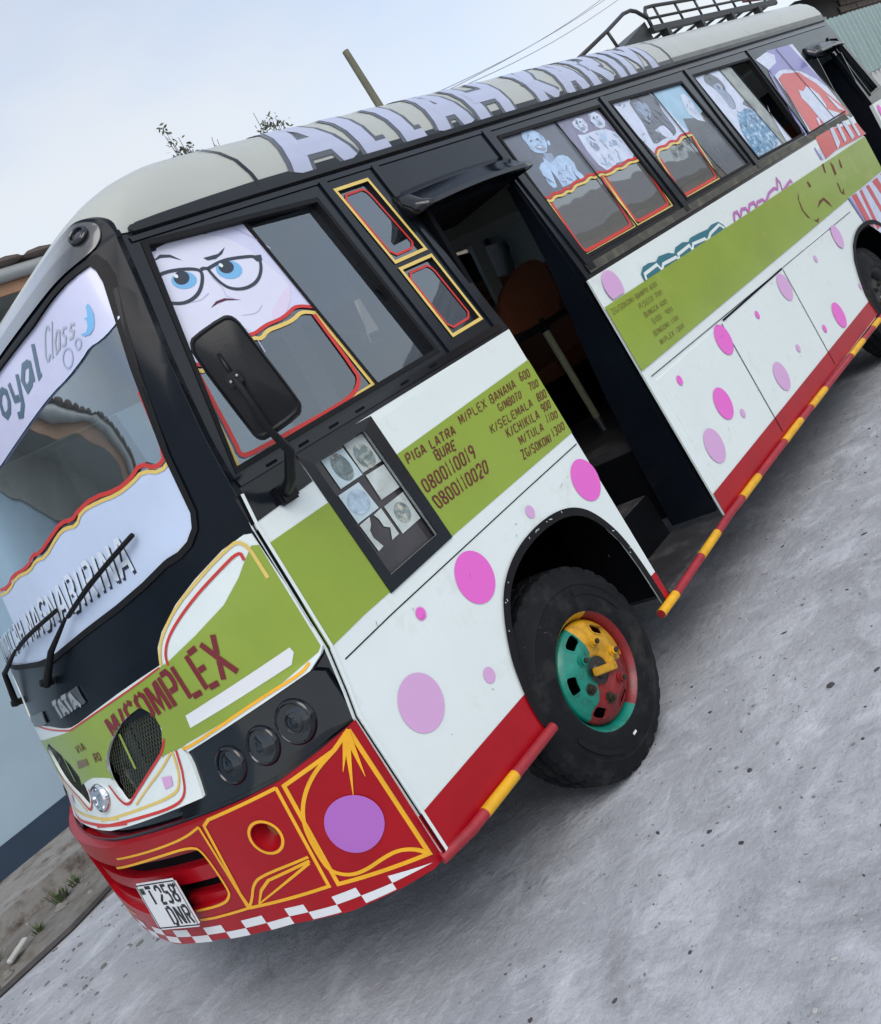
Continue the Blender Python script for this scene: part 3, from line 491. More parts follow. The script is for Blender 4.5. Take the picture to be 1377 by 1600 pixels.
# ------------------------------------------------------------------ lettering
GL = {
 'A': [[(0, 0), (.42, 1)], [(.58, 1), (1, 0)], [(.26, .3), (.74, .3)]],
 'B': [[(.06, 0), (.06, 1)], [(.3, 1), (.8, 1), (.95, .85), (.95, .64), (.8, .53), (.35, .53)], [(.8, .47), (.95, .37), (.95, .15), (.8, 0), (.3, 0)]],
 'C': [[(.42, 1), (.06, .8), (.06, .2), (.42, 0)], [(.6, 1), (.95, .84)], [(.6, 0), (.95, .16)]],
 'D': [[(.06, 0), (.06, 1)], [(.3, 1), (.7, 1), (.95, .78), (.95, .22), (.7, 0), (.3, 0)]],
 'E': [[(.06, 0), (.06, 1)], [(.28, 1), (.95, 1)], [(.28, .5), (.8, .5)], [(.28, 0), (.95, 0)]],
 'G': [[(.42, 1), (.06, .8), (.06, .2), (.42, 0)], [(.6, 1), (.95, .84)], [(.6, 0), (.92, .1), (.92, .42), (.62, .42)]],
 'H': [[(.06, 0), (.06, 1)], [(.94, 0), (.94, 1)], [(.25, .5), (.75, .5)]],
 'I': [[(.5, 0), (.5, 1)]],
 'K': [[(.06, 0), (.06, 1)], [(.28, .5), (.95, 1)], [(.4, .52), (.95, 0)]],
 'L': [[(.06, 0), (.06, 1)], [(.26, 0), (.95, 0)]],
 'M': [[(.02, 0), (.04, 1)], [(.14, .96), (.5, .2), (.86, .96)], [(.98, 0), (.96, 1)]],
 'N': [[(.05, 0), (.05, 1)], [(.18, .95), (.82, .05)], [(.95, 0), (.95, 1)]],
 'O': [[(.4, 1), (.06, .82), (.06, .18), (.4, 0)], [(.6, 1), (.94, .82), (.94, .18), (.6, 0)]],
 'P': [[(.06, 0), (.06, 1)], [(.3, 1), (.8, 1), (.95, .85), (.95, .6), (.8, .45), (.3, .45)]],
 'R': [[(.06, 0), (.06, 1)], [(.3, 1), (.8, 1), (.95, .85), (.95, .62), (.8, .5), (.3, .5)], [(.55, .42), (.95, 0)]],
 'S': [[(.95, .85), (.7, 1), (.3, 1), (.06, .82), (.06, .66), (.3, .53)], [(.45, .5), (.8, .45), (.94, .3), (.94, .15), (.7, 0), (.3, 0), (.05, .15)]],
 'T': [[(0, 1), (1, 1)], [(.5, .84), (.5, 0)]],
 'U': [[(.06, 1), (.06, .2), (.4, 0)], [(.6, 0), (.94, .2), (.94, 1)]],
 'V': [[(0, 1), (.48, 0)], [(.56, 0), (1, 1)]],
 'X': [[(0, 0), (.42, .44)], [(0, 1), (1, 0)], [(.56, .58), (1, 1)]],
 'Z': [[(0, 1), (1, 1), (.05, 0), (1, 0)]],
 '1': [[(.3, .8), (.5, 1), (.5, 0)]],
 '2': [[(.06, .75), (.06, .9), (.3, 1), (.7, 1), (.94, .85), (.94, .62)], [(.88, .52), (.06, .08)], [(.06, 0), (.98, 0)]],
 '3': [[(.06, .95), (.7, 1), (.92, .85), (.92, .65), (.5, .53)], [(.6, .5), (.94, .35), (.94, .15), (.7, 0), (.06, .05)]],
 '5': [[(.9, 1), (.1, 1), (.1, .58)], [(.25, .58), (.75, .6), (.94, .42), (.94, .15), (.7, 0), (.06, .06)]],
 '6': [[(.8, 1), (.3, .95), (.06, .7), (.06, .2), (.35, 0)], [(.55, 0), (.94, .15), (.94, .4), (.7, .52), (.3, .5)]],
 '7': [[(0, 1), (1, 1), (.4, 0)]],
 '8': [[(.42, 1), (.1, .88), (.1, .66), (.42, .52), (.06, .36), (.06, .14), (.42, 0)], [(.58, 1), (.9, .88), (.9, .66), (.58, .52), (.94, .36), (.94, .14), (.58, 0)]],
 '9': [[(.45, 1), (.08, .85), (.08, .6), (.4, .48), (.75, .5)], [(.6, 1), (.94, .82), (.94, .3), (.7, 0)]],
 '/': [[(.1, 0), (.9, 1)]], '-': [[(.2, .5), (.8, .5)]], ' ': [],
 'r': [[(.1, 0), (.25, .75)], [(.25, .55), (.55, .75), (.95, .72)]],
 'o': [[(.4, .75), (.1, .55), (.05, .2), (.3, 0), (.65, .05), (.9, .3), (.9, .6), (.65, .76), (.4, .75)]],
 'y': [[(.1, .75), (.2, .15), (.6, .05)], [(.95, .75), (.75, -.2), (.4, -.45), (.05, -.35)]],
 'a': [[(.85, .7), (.4, .75), (.05, .4), (.2, 0), (.6, .05), (.85, .35)], [(.9, .75), (.85, 0)]],
 'l': [[(.5, 1.1), (.35, 0), (.7, .02)]],
 'c': [[(.9, .65), (.5, .75), (.1, .4), (.3, 0), (.9, .1)]],
 's': [[(.9, .7), (.4, .75), (.2, .5), (.75, .3), (.6, 0), (.05, .05)]],
}
GL['0'] = GL['O']
NARROW = {'I': .45, '1': .5, '/': .6, ' ': .55, '-': .6, 'l': .5, 'r': .7}
def text_quads(txt, quad, frac=.17, gap=.42):
    """one list of quads per word"""
    tl, tr, br, bl = quad
    ws = [NARROW.get(c, 1.15 if c == 'M' else 1.0) for c in txt]; tot = sum(ws) + gap * (len(txt) - 1)
    hgt = .5 * (math.hypot(tl[0] - bl[0], tl[1] - bl[1]) + math.hypot(tr[0] - br[0], tr[1] - br[1]))
    wid = .5 * (math.hypot(tl[0] - tr[0], tl[1] - tr[1]) + math.hypot(bl[0] - br[0], bl[1] - br[1]))
    sw = min(hgt * frac, wid / tot * .34)
    words = [[]]; x = 0
    def bl_(s, t): return tuple((bl[i] * (1 - s) + br[i] * s) * (1 - t) + (tl[i] * (1 - s) + tr[i] * s) * t for i in (0, 1))
    for c, cw in zip(txt, ws):
        if c == ' ' and words[-1]: words.append([])
        for k, pl in enumerate(GL.get(c, [])):
            words[-1] += [(a, k * .0003) for a in stroke_quads([bl_((x + px * cw) / tot, py) for px, py in pl], sw)]
        x += cw + gap
    return words
def text(name, txt, quad, mp, m, parent, w, frac=.17, gap=.42, du=0., dv=0.):
    for q in text_quads(txt, quad, frac, gap):
        if q: plate(name, None, mp, m, parent, w=w, strips=q, du=du, dv=dv)
# ------------------------------------------------------------------ paints and stuffs
white = mat('white_paint', (.70, .775, .765), .32, coat=.35, var=.05, vs=2.5, col2=(.57, .60, .56), c2s=5, c2lo=.56, c2hi=.8, bump=.10, bs=2.6)
green = mat('green_paint', (.25, .35, .037), .35, coat=.3, var=.10, vs=2.2, bump=.10, bs=2.6)
red = mat('red_paint', (.36, .003, .010), .32, coat=.08, var=.15, vs=4, bump=.02, bs=10, spec=.32)
black = mat('black_paint', (.006, .009, .014), .2, coat=.15, var=.3, vs=3, bump=.08, bs=2.4, rvar=.05, spec=.42)
black2 = mat('black_gloss', (.005, .007, .011), .1, coat=.2, var=.2, vs=3, spec=.45)
rubber = mat('rubber', (.006, .006, .007), .6, spec=.25, var=.3, vs=14, bump=.15, bs=60)
tyre_m = mat('tyre_rubber', (.006, .007, .009), .7, spec=.22, var=.35, vs=10, col2=(.045, .042, .040), c2s=5, c2lo=.5, c2hi=.8, bump=.3, bs=45)
cream = mat('cream_paint', (.39, .41, .375), .35, coat=.25, var=.08, vs=2, col2=(.27, .29, .265), c2s=6, c2lo=.58, c2hi=.8, bump=.02, bs=8)
header_m = mat('header_grey_paint', (.055, .058, .06), .16, coat=.7, var=.1, vs=2)
gold = mat('gold_paint', (.86, .43, .012), .4, coat=.2, var=.12, vs=8)
gold_pale = mat('gold_tape', (.70, .52, .14), .4, var=.1, vs=8)
red_tape = mat('red_tape', (.55, .035, .03), .4, var=.1, vs=8)
pink = mat('pink_vinyl', (.74, .13, .56), .35, coat=.2)
lilac = mat('lilac_vinyl', (.62, .36, .62), .35, coat=.2)
purple = mat('purple_vinyl', (.42, .14, .52), .35, coat=.2, var=.06, vs=5)
brown_ink = mat('brown_stencil_paint', (.13, .022, .018), .5, var=.3, vs=30)
ink_soft = mat('faded_stencil_paint', (.15, .10, .028), .5, var=.3, vs=30)
dark = mat('dark_interior', (.003, .0035, .005), .7, spec=.1, var=.3, vs=5)
darkgrey = mat('worn_floor', (.035, .035, .038), .55, var=.4, vs=5, col2=(.12, .11, .11), c2s=4, c2lo=.52, c2hi=.75, bump=.2, bs=20)
alu = mat('dull_metal', (.30, .31, .32), .35, metal=.8, var=.2, vs=20)
chrome = mat('chrome', (.75, .77, .8), .12, metal=1.)
brownseat = mat('brown_vinyl', (.20, .055, .02), .45, var=.2, vs=5, bump=.08, bs=30)
creampole = mat('cream_pole_paint', (.45, .46, .28), .4, var=.2, vs=12)
sheet_blue = mat('pale_blue_sheet', (.52, .62, .80), .3, coat=.3, var=.06, vs=3)
sheet_lav = mat('lavender_sheet', (.58, .60, .80), .3, coat=.3, var=.12, vs=2.5)
sheet_pink = mat('pink_sheet', (.66, .50, .62), .3, coat=.3)
ink_navy = mat('navy_print', (.02, .03, .05), .35, coat=.3)
pr_grey = mat('grey_print', (.13, .15, .19), .3, coat=.3, var=.25, vs=5)
pr_mid = mat('blue_grey_print', (.26, .33, .46), .3, coat=.3, var=.3, vs=14)
pr_light = mat('light_blue_print', (.40, .56, .78), .3, coat=.3, var=.25, vs=16)
pr_pale = mat('pale_print', (.55, .62, .78), .3, coat=.3, var=.2, vs=12)
pr_blue = mat('blue_print', (.10, .28, .48), .3, coat=.3, var=.7, vs=22, col2=(.45, .6, .78), c2s=24, c2lo=.5, c2hi=.6)
pr_red = mat('red_print', (.55, .07, .075), .3, coat=.3, var=.12, vs=4)
pr_purple = mat('purple_print', (.22, .21, .48), .3, coat=.3, var=.12, vs=4)
eye_blue = mat('eye_blue_print', (.16, .42, .70), .3, coat=.3)
skin_pr = mat('pale_pink_print', (.64, .66, .80), .3, coat=.3, var=.05, vs=4)
teal = mat('teal_print', (.02, .15, .20), .35, coat=.2)
pane_dark = glass('tinted_pane', (.50, .54, .58), base=(.04, .05, .065), mixf=.2, fres=3.0)
pane_painted_refl = glass('painted_reflection_pane', (.45, .46, .46), base=(.24, .235, .22), mixf=.55, fres=2.0)  # grey-beige diffuse part paints in the bright reflections on these panes
pane_mist = glass('misty_pane', (.80, .90, .90), base=(.35, .42, .42), mixf=.25, fres=1.)
pane_ws = glass('windscreen_glass', (.55, .60, .60), base=(.12, .14, .14), mixf=.25, fres=3.6)
lens = glass('lamp_lens', (.6, .6, .6), base=(.03, .03, .03), mixf=.1, fres=.7)
amber = mat('amber_lens', (.35, .16, .06), .12, coat=.6, var=.3, vs=20)
paper = mat('old_paper', (.50, .56, .55), .6, var=.25, vs=14, col2=(.30, .32, .30), c2s=20, c2lo=.55, c2hi=.7)
paper_bl = mat('pale_paper', (.48, .60, .64), .55, var=.12, vs=14)
print_gr = mat('smudged_print', (.18, .24, .25), .6, var=.6, vs=30, col2=(.5, .5, .42), c2s=28, c2lo=.5, c2hi=.62)
plate_white = mat('plate_white', (.72, .74, .76), .35, coat=.2)

BUS = tag(empty('passenger_bus', None, (0, 0, 0)), 'white, green and red passenger bus with pink dots and painted lettering', 'bus')
D = DATA; TX = D['texts']

# ------------------------------------------------------------------ lower side, front section
front_edge = [(lerp_tab(CORNER, z) + .003, z) for z in (.465, .75, 1.0, 1.04, 1.08, 1.15, 1.22, 1.45, 1.65, 1.756)]
arch_f = [(1.125, .465), (1.12, .577), (1.156, .722), (1.195, .80), (1.245, .875), (1.31, .945), (1.40, .994), (1.50, 1.022), (1.60, 1.032), (1.70, 1.03), (1.80, 1.015), (1.885, .985), (1.96, .93), (2.02, .84), (2.06, .74), (2.08, .60), (2.09, .40)]
outer = list(reversed(front_edge)) + arch_f + [(2.152, .396), (2.152, 1.756)]
sp = plate('side_panel', [[outer, D['hatch_hole']]], mapS, white, BUS, 0, .012, du=0, dv=0)
plate('green_band', [[[(.572, 1.587), (.847, 1.587), (.860, 1.2275), (.725, 1.2255), (lerp_tab(CORNER, 1.215) + .006, 1.2145)]]], mapS, green, sp, .0015)
plate('green_band', [[[(1.203, 1.589), (2.152, 1.604), (2.152, 1.241), (1.2262, 1.2344)]]], mapS, green, sp, .0015)
plate('red_band', [[[(.475, .627), (1.125, .622), (1.119, .577), (1.124, .467), (.475, .467)]]], mapS, red, sp, .0015)
plate('red_band', [[[(2.083, .527), (2.152, .524), (2.152, .397), (2.091, .402)]]], mapS, red, sp, .0015)
plate('sill_paint', [[[(.553, 1.66), (.84, 1.672), (.84, 1.77), (.557, 1.757)]]], mapS, black, sp, .002)
stroke('belt_seam', [(.57, 1.158), (.8142, 1.1675), (1.6961, 1.184), (2.14, 1.19)], .0045, mapS, dark, sp, .0018)
stroke('arch_lip', smooth_line(arch_f, 2), .035, mapS, rubber, sp, .008)
stroke('corner_moulding', [(a + .016, b) for a, b in front_edge], .012, mapS, white, sp, .006)
stroke('corner_seam', [(a + .004, b) for a, b in front_edge], .006, mapS, dark, sp, .004)
hf = plate('notice_frame', [[D['hatch_frame'], D['hatch_hole']]], mapS, black, BUS, .006, .03)
hb = plate('notice_pane', [[D['hatch_hole']]], mapS, mat('notice_backing', (.045, .042, .045), .15, coat=.8, var=.5, vs=4), hf, -.024)
for k in ('pap1', 'pap2', 'pap3', 'pap4', 'pap5', 'pap5b', 'pap6'):
    plate('paper_notice', [[D[k]]], mapS, paper_bl if k in ('pap1', 'pap4') else paper, hf, -.02)
for k in ('oval1', 'oval2', 'oval4', 'oval6'):
    plate('printed_seal', [[cell(D[k])]], mapS, print_gr if k != 'oval4' else mat('seal_blue', (.42, .55, .66), .5, var=.5, vs=26), hf, -.0185)
dcol = {'p': pink, 'l': lilac}
for (x, z, r, _, c) in D['dots']:
    fr_ = x < 2.2
    if abs(x - 5.5251) < .001: continue
    if abs(x - .9182) < .001:    # splashed dot with a spiky rim
        pts = [(x + (r * (.8 if i % 2 else 1.12)) * cos(2 * pi * i / 36), z + (r * (.8 if i % 2 else 1.12)) * sin(2 * pi * i / 36)) for i in range(36)]
    else: pts = ell(x, z, r * .97, r, 36)
    if z > 1.5: pts = [(a, min(b, 1.755)) for a, b in pts if b > 1.605]
    plate('painted_dot', [[pts]], mapS, dcol[c], sp if fr_ else None, .003 if fr_ else .0065)
DOTS_REAR = [o for o in bpy.data.objects if o.name.startswith('painted_dot') and o.parent is None]
for k in ['t%d' % i for i in range(1, 17)]:
    big = k in ('t3', 't4', 't1', 't2')
    text('stencil_lettering', TX[k][0], TX[k][1], mapS, brown_ink, sp, .003, frac=.2 if big else .165, gap=.5)

# ------------------------------------------------------------------ lower side, rear section
arch_r = [(6.075, .43), (6.03, .60), (6.10, .75), (6.17, .85), (6.30, .94), (6.46, .99), (6.64, 1.005), (6.83, .99), (7.0, .95), (7.12, .87), (7.2, .75), (7.24, .6), (7.24, .43)]
outer = [(2.878, 1.756), (2.875, .420)] + arch_r + [(7.82, .42), (7.82, 1.756)]
rp = plate('side_panel', [[outer]], mapS, white, BUS, 0, .010)
for o in DOTS_REAR: o.parent = rp
green_r = mat('green_repaint', (.25, .35, .037), .3, coat=.35, var=.14, vs=1.6, col2=(.36, .42, .10), c2s=1.9, c2lo=.56, c2hi=.72, bump=.05, bs=5)
plate('green_band', [[[(2.8785, 1.604), (5.2, 1.582), (7.82, 1.56), (7.82, 1.235), (5.2, 1.24), (2.877, 1.249)]]], mapS, green_r, rp, .0045)
plate('red_band', [[[(2.877, .545), (6.06, .553), (6.032, .6), (6.074, .432), (2.876, .421)]]], mapS, red, rp, .0045)
def ldoor(x0, x1):
    d = plate('luggage_door', [[[(x0, .425), (x1, .425), (x1, 1.165), (x0, 1.165)]]], mapS, white, BUS, .0025, .02); return d
ldoor(2.95, 3.835); ldoor(3.842, 4.935); ldoor(4.942, 6.0)
stroke('belt_seam', [(2.93, 1.198), (4.6, 1.175), (6.6, 1.149)], .0045, mapS, dark, rp, .003)
stroke('panel_gap', [(3.8385, .455), (3.8385, 1.165)], .007, mapS, dark, rp, .0062); stroke('panel_gap', [(4.9385, .455), (4.9385, 1.165)], .007, mapS, dark, rp, .0062)
stroke('panel_gap', [(3.87, 1.171), (4.93, 1.171)], .012, mapS, dark, rp, .0062)
stroke('arch_lip', smooth_line(arch_r, 2), .035, mapS, rubber, rp, .012)
for k in ['r%d' % i for i in range(1, 7)]:
    text('stencil_lettering', TX[k][0], TX[k][1], mapS, ink_soft, rp, .006, frac=.15, gap=.5)
plate('teal_lettering', [[D['teal']]], mapS, teal, rp, .003)
stroke('teal_outline', D['teal_w'], .018, mapS, white, rp, .0042)
stroke('pink_lettering', D['pinkt'], .02, mapS, mat('pink_violet_print', (.45, .14, .42), .35), rp, .003)
for i in range(1, 9):
    k = 'red_scr' + ('' if i == 1 else str(i)); plate('scratched_lettering', [[D[k]]], mapS, brown_ink, rp, .006)
plate('wrap_print', [[[p for p in D['L_white']]]], mapS, pr_pale, rp, .005)
for i in range(5): plate('wrap_stripe', [[D['L_st%d' % i]]], mapS, pr_red, rp, .0063)
plate('wrap_stripe', [[D['L_blue']]], mapS, pr_purple, rp, .0063)
# panel behind the rear door
q = plate('side_panel', [[[(8.5, 1.756), (8.5, .45), (9.12, .45), (9.12, 1.756)]]], mapS, white, BUS, 0, .03)
plate('green_band', [[[(8.503, 1.56), (9.117, 1.55), (9.117, 1.235), (8.503, 1.235)]]], mapS, green, q, .0015)
plate('painted_dot', [[ell(8.62, 1.66, .06, .07)]], mapS, pink, q, .003)

# ------------------------------------------------------------------ window band
band_front = [(lerp_tab(CORNER, z) + .003, z) for z in (1.757, 1.85, 1.95, 2.09, 2.23, 2.35, 2.47, 2.56, 2.65)]
H_DRV = [(.869, 2.612), (1.683, 2.566), (1.711, 1.823), (.617, 1.818)]
H_S1 = [(1.785, 2.576), (2.0, 2.576), (2.03, 2.207), (1.812, 2.207)]
H_S2 = [(1.812, 2.186), (2.035, 2.184), (2.047, 1.847), (1.823, 1.845)]
H_DOOR = [(2.152, 1.757), (2.13, 2.37), (2.89, 2.345), (2.878, 1.757)]
H_A = [(3.0, 2.575), (4.085, 2.562), (4.115, 1.842), (2.985, 1.848)]
H_B = [(4.2, 2.562), (5.25, 2.538), (5.35, 1.84), (4.262, 1.845)]
H_C = [(5.445, 2.555), (6.575, 2.54), (6.57, 1.828), (5.52, 1.84)]
H_RQ = [(8.55, 2.48), (8.80, 2.46), (8.95, 1.85), (8.60, 1.83)]
outer = band_front + [(8.86, 2.65), (9.09, 1.85), (9.12, 1.757), (8.5, 1.757), (8.47, 2.33), (7.84, 2.36), (7.82, 1.757), (2.878, 1.757)] + [(2.89, 2.345), (2.13, 2.37), (2.152, 1.757)]
wb = plate('window_band', [[outer, H_DRV, H_S1, H_S2, H_A, H_B, H_C, H_RQ]], mapS, black, BUS, 0, .035)
wb['label'] = 'black painted band around the side windows'
def inset(q, d):
    cx = sum(p[0] for p in q) / len(q); cz = sum(p[1] for p in q) / len(q)
    return [(p[0] + (d if p[0] < cx else -d), p[1] + (d if p[1] < cz else -d)) for p in q]
def window(hole, fw_=.018, w=.004, pane=pane_dark, pw=-.03, glazed=None):
    f = plate('window', [[hole, inset(hole, fw_)]], mapS, rubber, BUS, w, .034)
    plate('pane', [[glazed or inset(hole, -.004)]], mapS, pane, f, pw)
    return f
w1 = window(H_DRV)
stroke('sliding_rail', D['drv_div'], .016, mapS, rubber, w1, -.022)
plate('top_blind', [[[D['drv_div'][0], (1.66, 2.55), (1.66, 2.52), (D['pane2_top'][1][0], D['pane2_top'][1][1]), D['pane2_top'][0]]]], mapS, dark, w1, -.0285)
stroke('latch', [(1.675, 2.16), (1.69, 2.10)], .02, mapS, rubber, w1, -.02)
sh = plate('face_sticker', [[D['face_sheet']]], mapS, sheet_lav, w1, -.027); sh['label'] = 'pale window sticker of a frowning cartoon face in glasses'
plate('face_disc', [[smooth_line(D['face_round'] + [D['face_round'][0]], 1)[:-1]]], mapS, skin_pr, w1, -.0262)
plate('cheek', [[smooth_line(D['cheek'] + [D['cheek'][0]], 2)[:-1]]], mapS, mat('soft_cheek_print', (.64, .57, .74), .3, coat=.3), w1, -.0257)
fo = mat('face_line_print', (.44, .44, .62), .3, coat=.3)
ex, ez = D['eyeL'][0]; fx, fz = D['eyeR'][0]; mx_, mz_ = D['mouth'][3]
for pts in ([(ex + .10, ez - .02), (ex + .115, ez - .07), (ex + .10, ez - .105), (ex + .125, ez - .12)], [(ex - .06, ez - .07), (ex, ez - .085), (ex + .05, ez - .07)], [(mx_ - .04, mz_ - .05), (mx_ + .02, mz_ - .065), (mx_ + .06, mz_ - .045)], [(ex - .02, ez - .24), (ex + .06, ez - .20), (ex + .10, ez - .25), (ex + .09, ez - .33)], [(fx - .04, fz + .20), (fx + .06, fz + .19), (fx + .16, fz + .12), (fx + .22, fz + .02)]):
    stroke('face_line', smooth_line(pts, 2), .004, mapS, fo, w1, -.0253, taper=(.4, 1))
for k in ('L', 'R'):
    plate('iris', [[cell(D['eye' + k])]], mapS, eye_blue, w1, -.0254)
    plate('pupil', [[cell(D['pup' + k])]], mapS, ink_navy, w1, -.0249)
    c = D['pup' + k][0]; plate('eye_glint', [[ell(c[0] - .015, c[1] + .012, .008, .008, 12)]], mapS, white, w1, -.0245)
stroke('spectacles', smooth_line(D['spec1'], 2), .012, mapS, ink_navy, w1, -.0247)
stroke('spectacles', smooth_line(D['spec2'] + [D['spec2'][0]], 2), .012, mapS, ink_navy, w1, -.0247)
stroke('spectacles', D['spec3'], .012, mapS, ink_navy, w1, -.0247); plate('spectacles', [[D['spec4']]], mapS, ink_navy, w1, -.0243)
plate('eyebrow', [[D['brow1']]], mapS, ink_navy, w1, -.0249); plate('eyebrow', [[D['brow2']]], mapS, ink_navy, w1, -.0249)
plate('frown', [[D['mouth']]], mapS, mat('dark_lip_print', (.09, .01, .04), .4), w1, -.0249)
stroke('gold_trim', smooth_line(D['drv_gold'], 2), .014, mapS, gold_pale, w1, -.0245)
stroke('red_trim', smooth_line(D['drv_red'], 2), .013, mapS, red_tape, w1, -.0242)
stroke('gold_trim', D['drv_gold2'], .018, mapS, gold_pale, w1, -.0252)
stroke('red_trim', smooth_line(D['drv_red2'], 1), .016, mapS, red_tape, w1, -.0248)
for hole in (H_S1, H_S2):
    f = window(hole, .012, .003, pane_dark, -.012)
    stroke('gold_trim', inset(hole, .006), .014, mapS, gold_pale, f, .0045, closed=True)
    q = inset(hole, .034); (a, b, c, d) = q; k = .022
    pl = [(a[0] + k, a[1]), (b[0] - k, b[1]), (b[0] - k * .3, b[1] - k * .7), (b[0], b[1] - k * 1.6), (c[0], c[1] + k), (c[0] - k * .7, c[1] + k * .3), (c[0] - k * 1.3, c[1]), (d[0] + k, d[1]), (d[0] + k * .3, d[1] + k * .8), (d[0], d[1] + k), (a[0], a[1] - k), (a[0] + k * .6, a[1] - k * .5)]
    stroke('red_trim', pl, .010, mapS, red_tape, f, -.008, closed=True)
def in_poly(p, poly):
    r = False
    for (a, b), (c, d) in zip(poly, poly[1:] + poly[:1]):
        if (b > p[1]) != (d > p[1]) and p[0] < (c - a) * (p[1] - b) / (d - b) + a: r = not r
    return r
# the glazed pairs behind the door
def trim_box(f, pts_gold, side_red=.022):
    stroke('gold_trim', pts_gold, .014, mapS, gold_pale, f, -.0235)
wA = window(H_A, pane=pane_painted_refl)
stroke('sliding_rail', [(3.5616, 2.557), (3.6, 1.85)], .014, mapS, rubber, wA, -.02)
a1 = smooth_line(D['A1_scal'], 1); a2 = smooth_line(D['A2_scal'][:2] + D['A2_scalb'], 1)
plate('poster', [[a1 + [(3.555, 2.555), (3.03, 2.56)]]], mapS, pr_grey, wA, -.027)
plate('poster', [[a2 + [(4.05, 2.545), (3.565, 2.555)]]], mapS, mat('violet_grey_print', (.20, .20, .30), .3, coat=.3, var=.3, vs=10), wA, -.027)
for k, m_, dw in (('boy_neck', pr_mid, 1), ('boy_body', pr_light, 2), ('boy_head', pr_light, 3), ('boy_ear', pr_light, 3), ('boy_eye', pr_grey, 4), ('boy_eye2', pr_grey, 4), ('boy_mouth', pr_mid, 4), ('boy_teeth', pr_pale, 5), ('kids_b', pr_pale, 1), ('kids_h1', pr_pale, 2), ('kids_h2', pr_pale, 2), ('kids_d', pr_mid, 3), ('kids_d2', pr_mid, 3), ('kids_d3', pr_light, 3)):
    plate('printed_figure', [[D[k]]], mapS, m_, wA, -.027 + .0004 * dw)
for c in (D['kids_h1'], D['kids_h2']):
    cx = sum(p[0] for p in c) / len(c); cz = sum(p[1] for p in c) / len(c)
    for dx in (-.022, .022): plate('printed_figure', [[ell(cx + dx, cz + .02, .009, .006, 10)]], mapS, pr_grey, wA, -.0256)
    plate('printed_figure', [[ell(cx, cz - .022, .026, .011, 14)]], mapS, pr_mid, wA, -.0256)
rd_ = random.Random(9)
def print_detail(poly, m_, n_, par, w, size=(.006, .02), ang=None, elong=2.2):
    '''small darker or lighter strokes of the printed picture, kept inside its outline'''
    xs = [p[0] for p in poly]; zs = [p[1] for p in poly]; qs = []; k = 0
    while len(qs) < n_ and k < n_ * 12:
        k += 1; x = rd_.uniform(min(xs), max(xs)); z = rd_.uniform(min(zs), max(zs)); s_ = rd_.uniform(*size); a = rd_.uniform(0, pi) if ang is None else ang + rd_.gauss(0, .25)
        pts = [(x + s_ * elong * cos(a) * t, z + s_ * elong * sin(a) * t + s_ * .3 * sin(t * 3)) for t in (-.5, -.15, .2, .5)]
        if all(in_poly(p, poly) for p in pts + [(x, z)]): qs += [(q_, .00002 * len(qs)) for q_ in stroke_quads(pts, s_ * .7, taper=(.3, 1))]
        if len(qs) > n_ * 3: break
    if qs: plate('print_detail', None, mapS, m_, par, w=w, strips=qs)['kind'] = 'stuff'
def window_trims(f, top, xl, xr, zb):
    stroke('gold_trim', top, .013, mapS, gold_pale, f, -.0240)
    stroke('red_trim', [(a, b + .018) for a, b in top], .014, mapS, red_tape, f, -.0244)
    l, r = top[0], top[-1]
    stroke('gold_trim', [(l[0], l[1]), (xl, zb), (xr, zb), (r[0], r[1])], .014, mapS, gold_pale, f, -.0248)
    k = .018
    stroke('red_trim', smooth_line([(l[0] + k, l[1] - .02), (xl + k, zb + .05), (xl + k + .012, zb + .026), (xl + .05, zb + k), (xr - .05, zb + k), (xr - k - .012, zb + .026), (xr - k, zb + .05), (r[0] - k, r[1] - .01)], 1), .018, mapS, red_tape, f, -.0252)
for k, m1, m2, n_ in (('boy_body', pr_mid, pr_pale, 26), ('boy_head', pr_mid, pr_pale, 14), ('kids_b', pr_mid, pr_light, 46), ('kids_h1', pr_mid, pr_light, 10), ('kids_h2', pr_mid, pr_light, 10)):
    print_detail(D[k], m1, n_, wA, -.0246); print_detail(D[k], m2, n_, wA, -.0240)
window_trims(wA, a1, 3.005, 3.59, 1.862); window_trims(wA, a2, 3.615, 4.085, 1.862)
wB = window(H_B, pane=pane_painted_refl)
stroke('sliding_rail', [(4.7735, 2.55), (4.845, 1.85)], .014, mapS, rubber, wB, -.02)
b1 = smooth_line(D['B1_scal'], 1)
plate('poster', [[b1 + [(4.765, 2.54), (4.21, 2.548)]]], mapS, pr_pale, wB, -.027)
for k, m_, dw in (('sing_hair', pr_grey, 1), ('sing_face', pr_mid, 2), ('sing_sh', pr_pale, 2), ): plate('printed_figure', [[smooth_line(D[k] + [D[k][0]], 1)[:-1]]], mapS, m_, wB, -.027 + .0004 * dw)
c = D['sing_face']; cx = sum(p[0] for p in c) / len(c); cz = sum(p[1] for p in c) / len(c)
plate('printed_figure', [[ell(cx + .005, cz - .05, .03, .02, 12)]], mapS, pr_grey, wB, -.0256)
plate('poster', [[[(4.78, 2.545), (5.225, 2.53), (5.26, 2.3), (4.815, 2.2)]]], mapS, mat('sky_blue_print', (.30, .50, .66), .3, coat=.3, var=.25, vs=5), wB, -.0272)
plate('printed_figure', [[D['B2_head']]], mapS, pr_pale, wB, -.0262)
plate('poster', [[D['B2_body']]], mapS, mat('slate_print', (.10, .115, .14), .25, coat=.4, var=.3, vs=6), wB, -.0266)
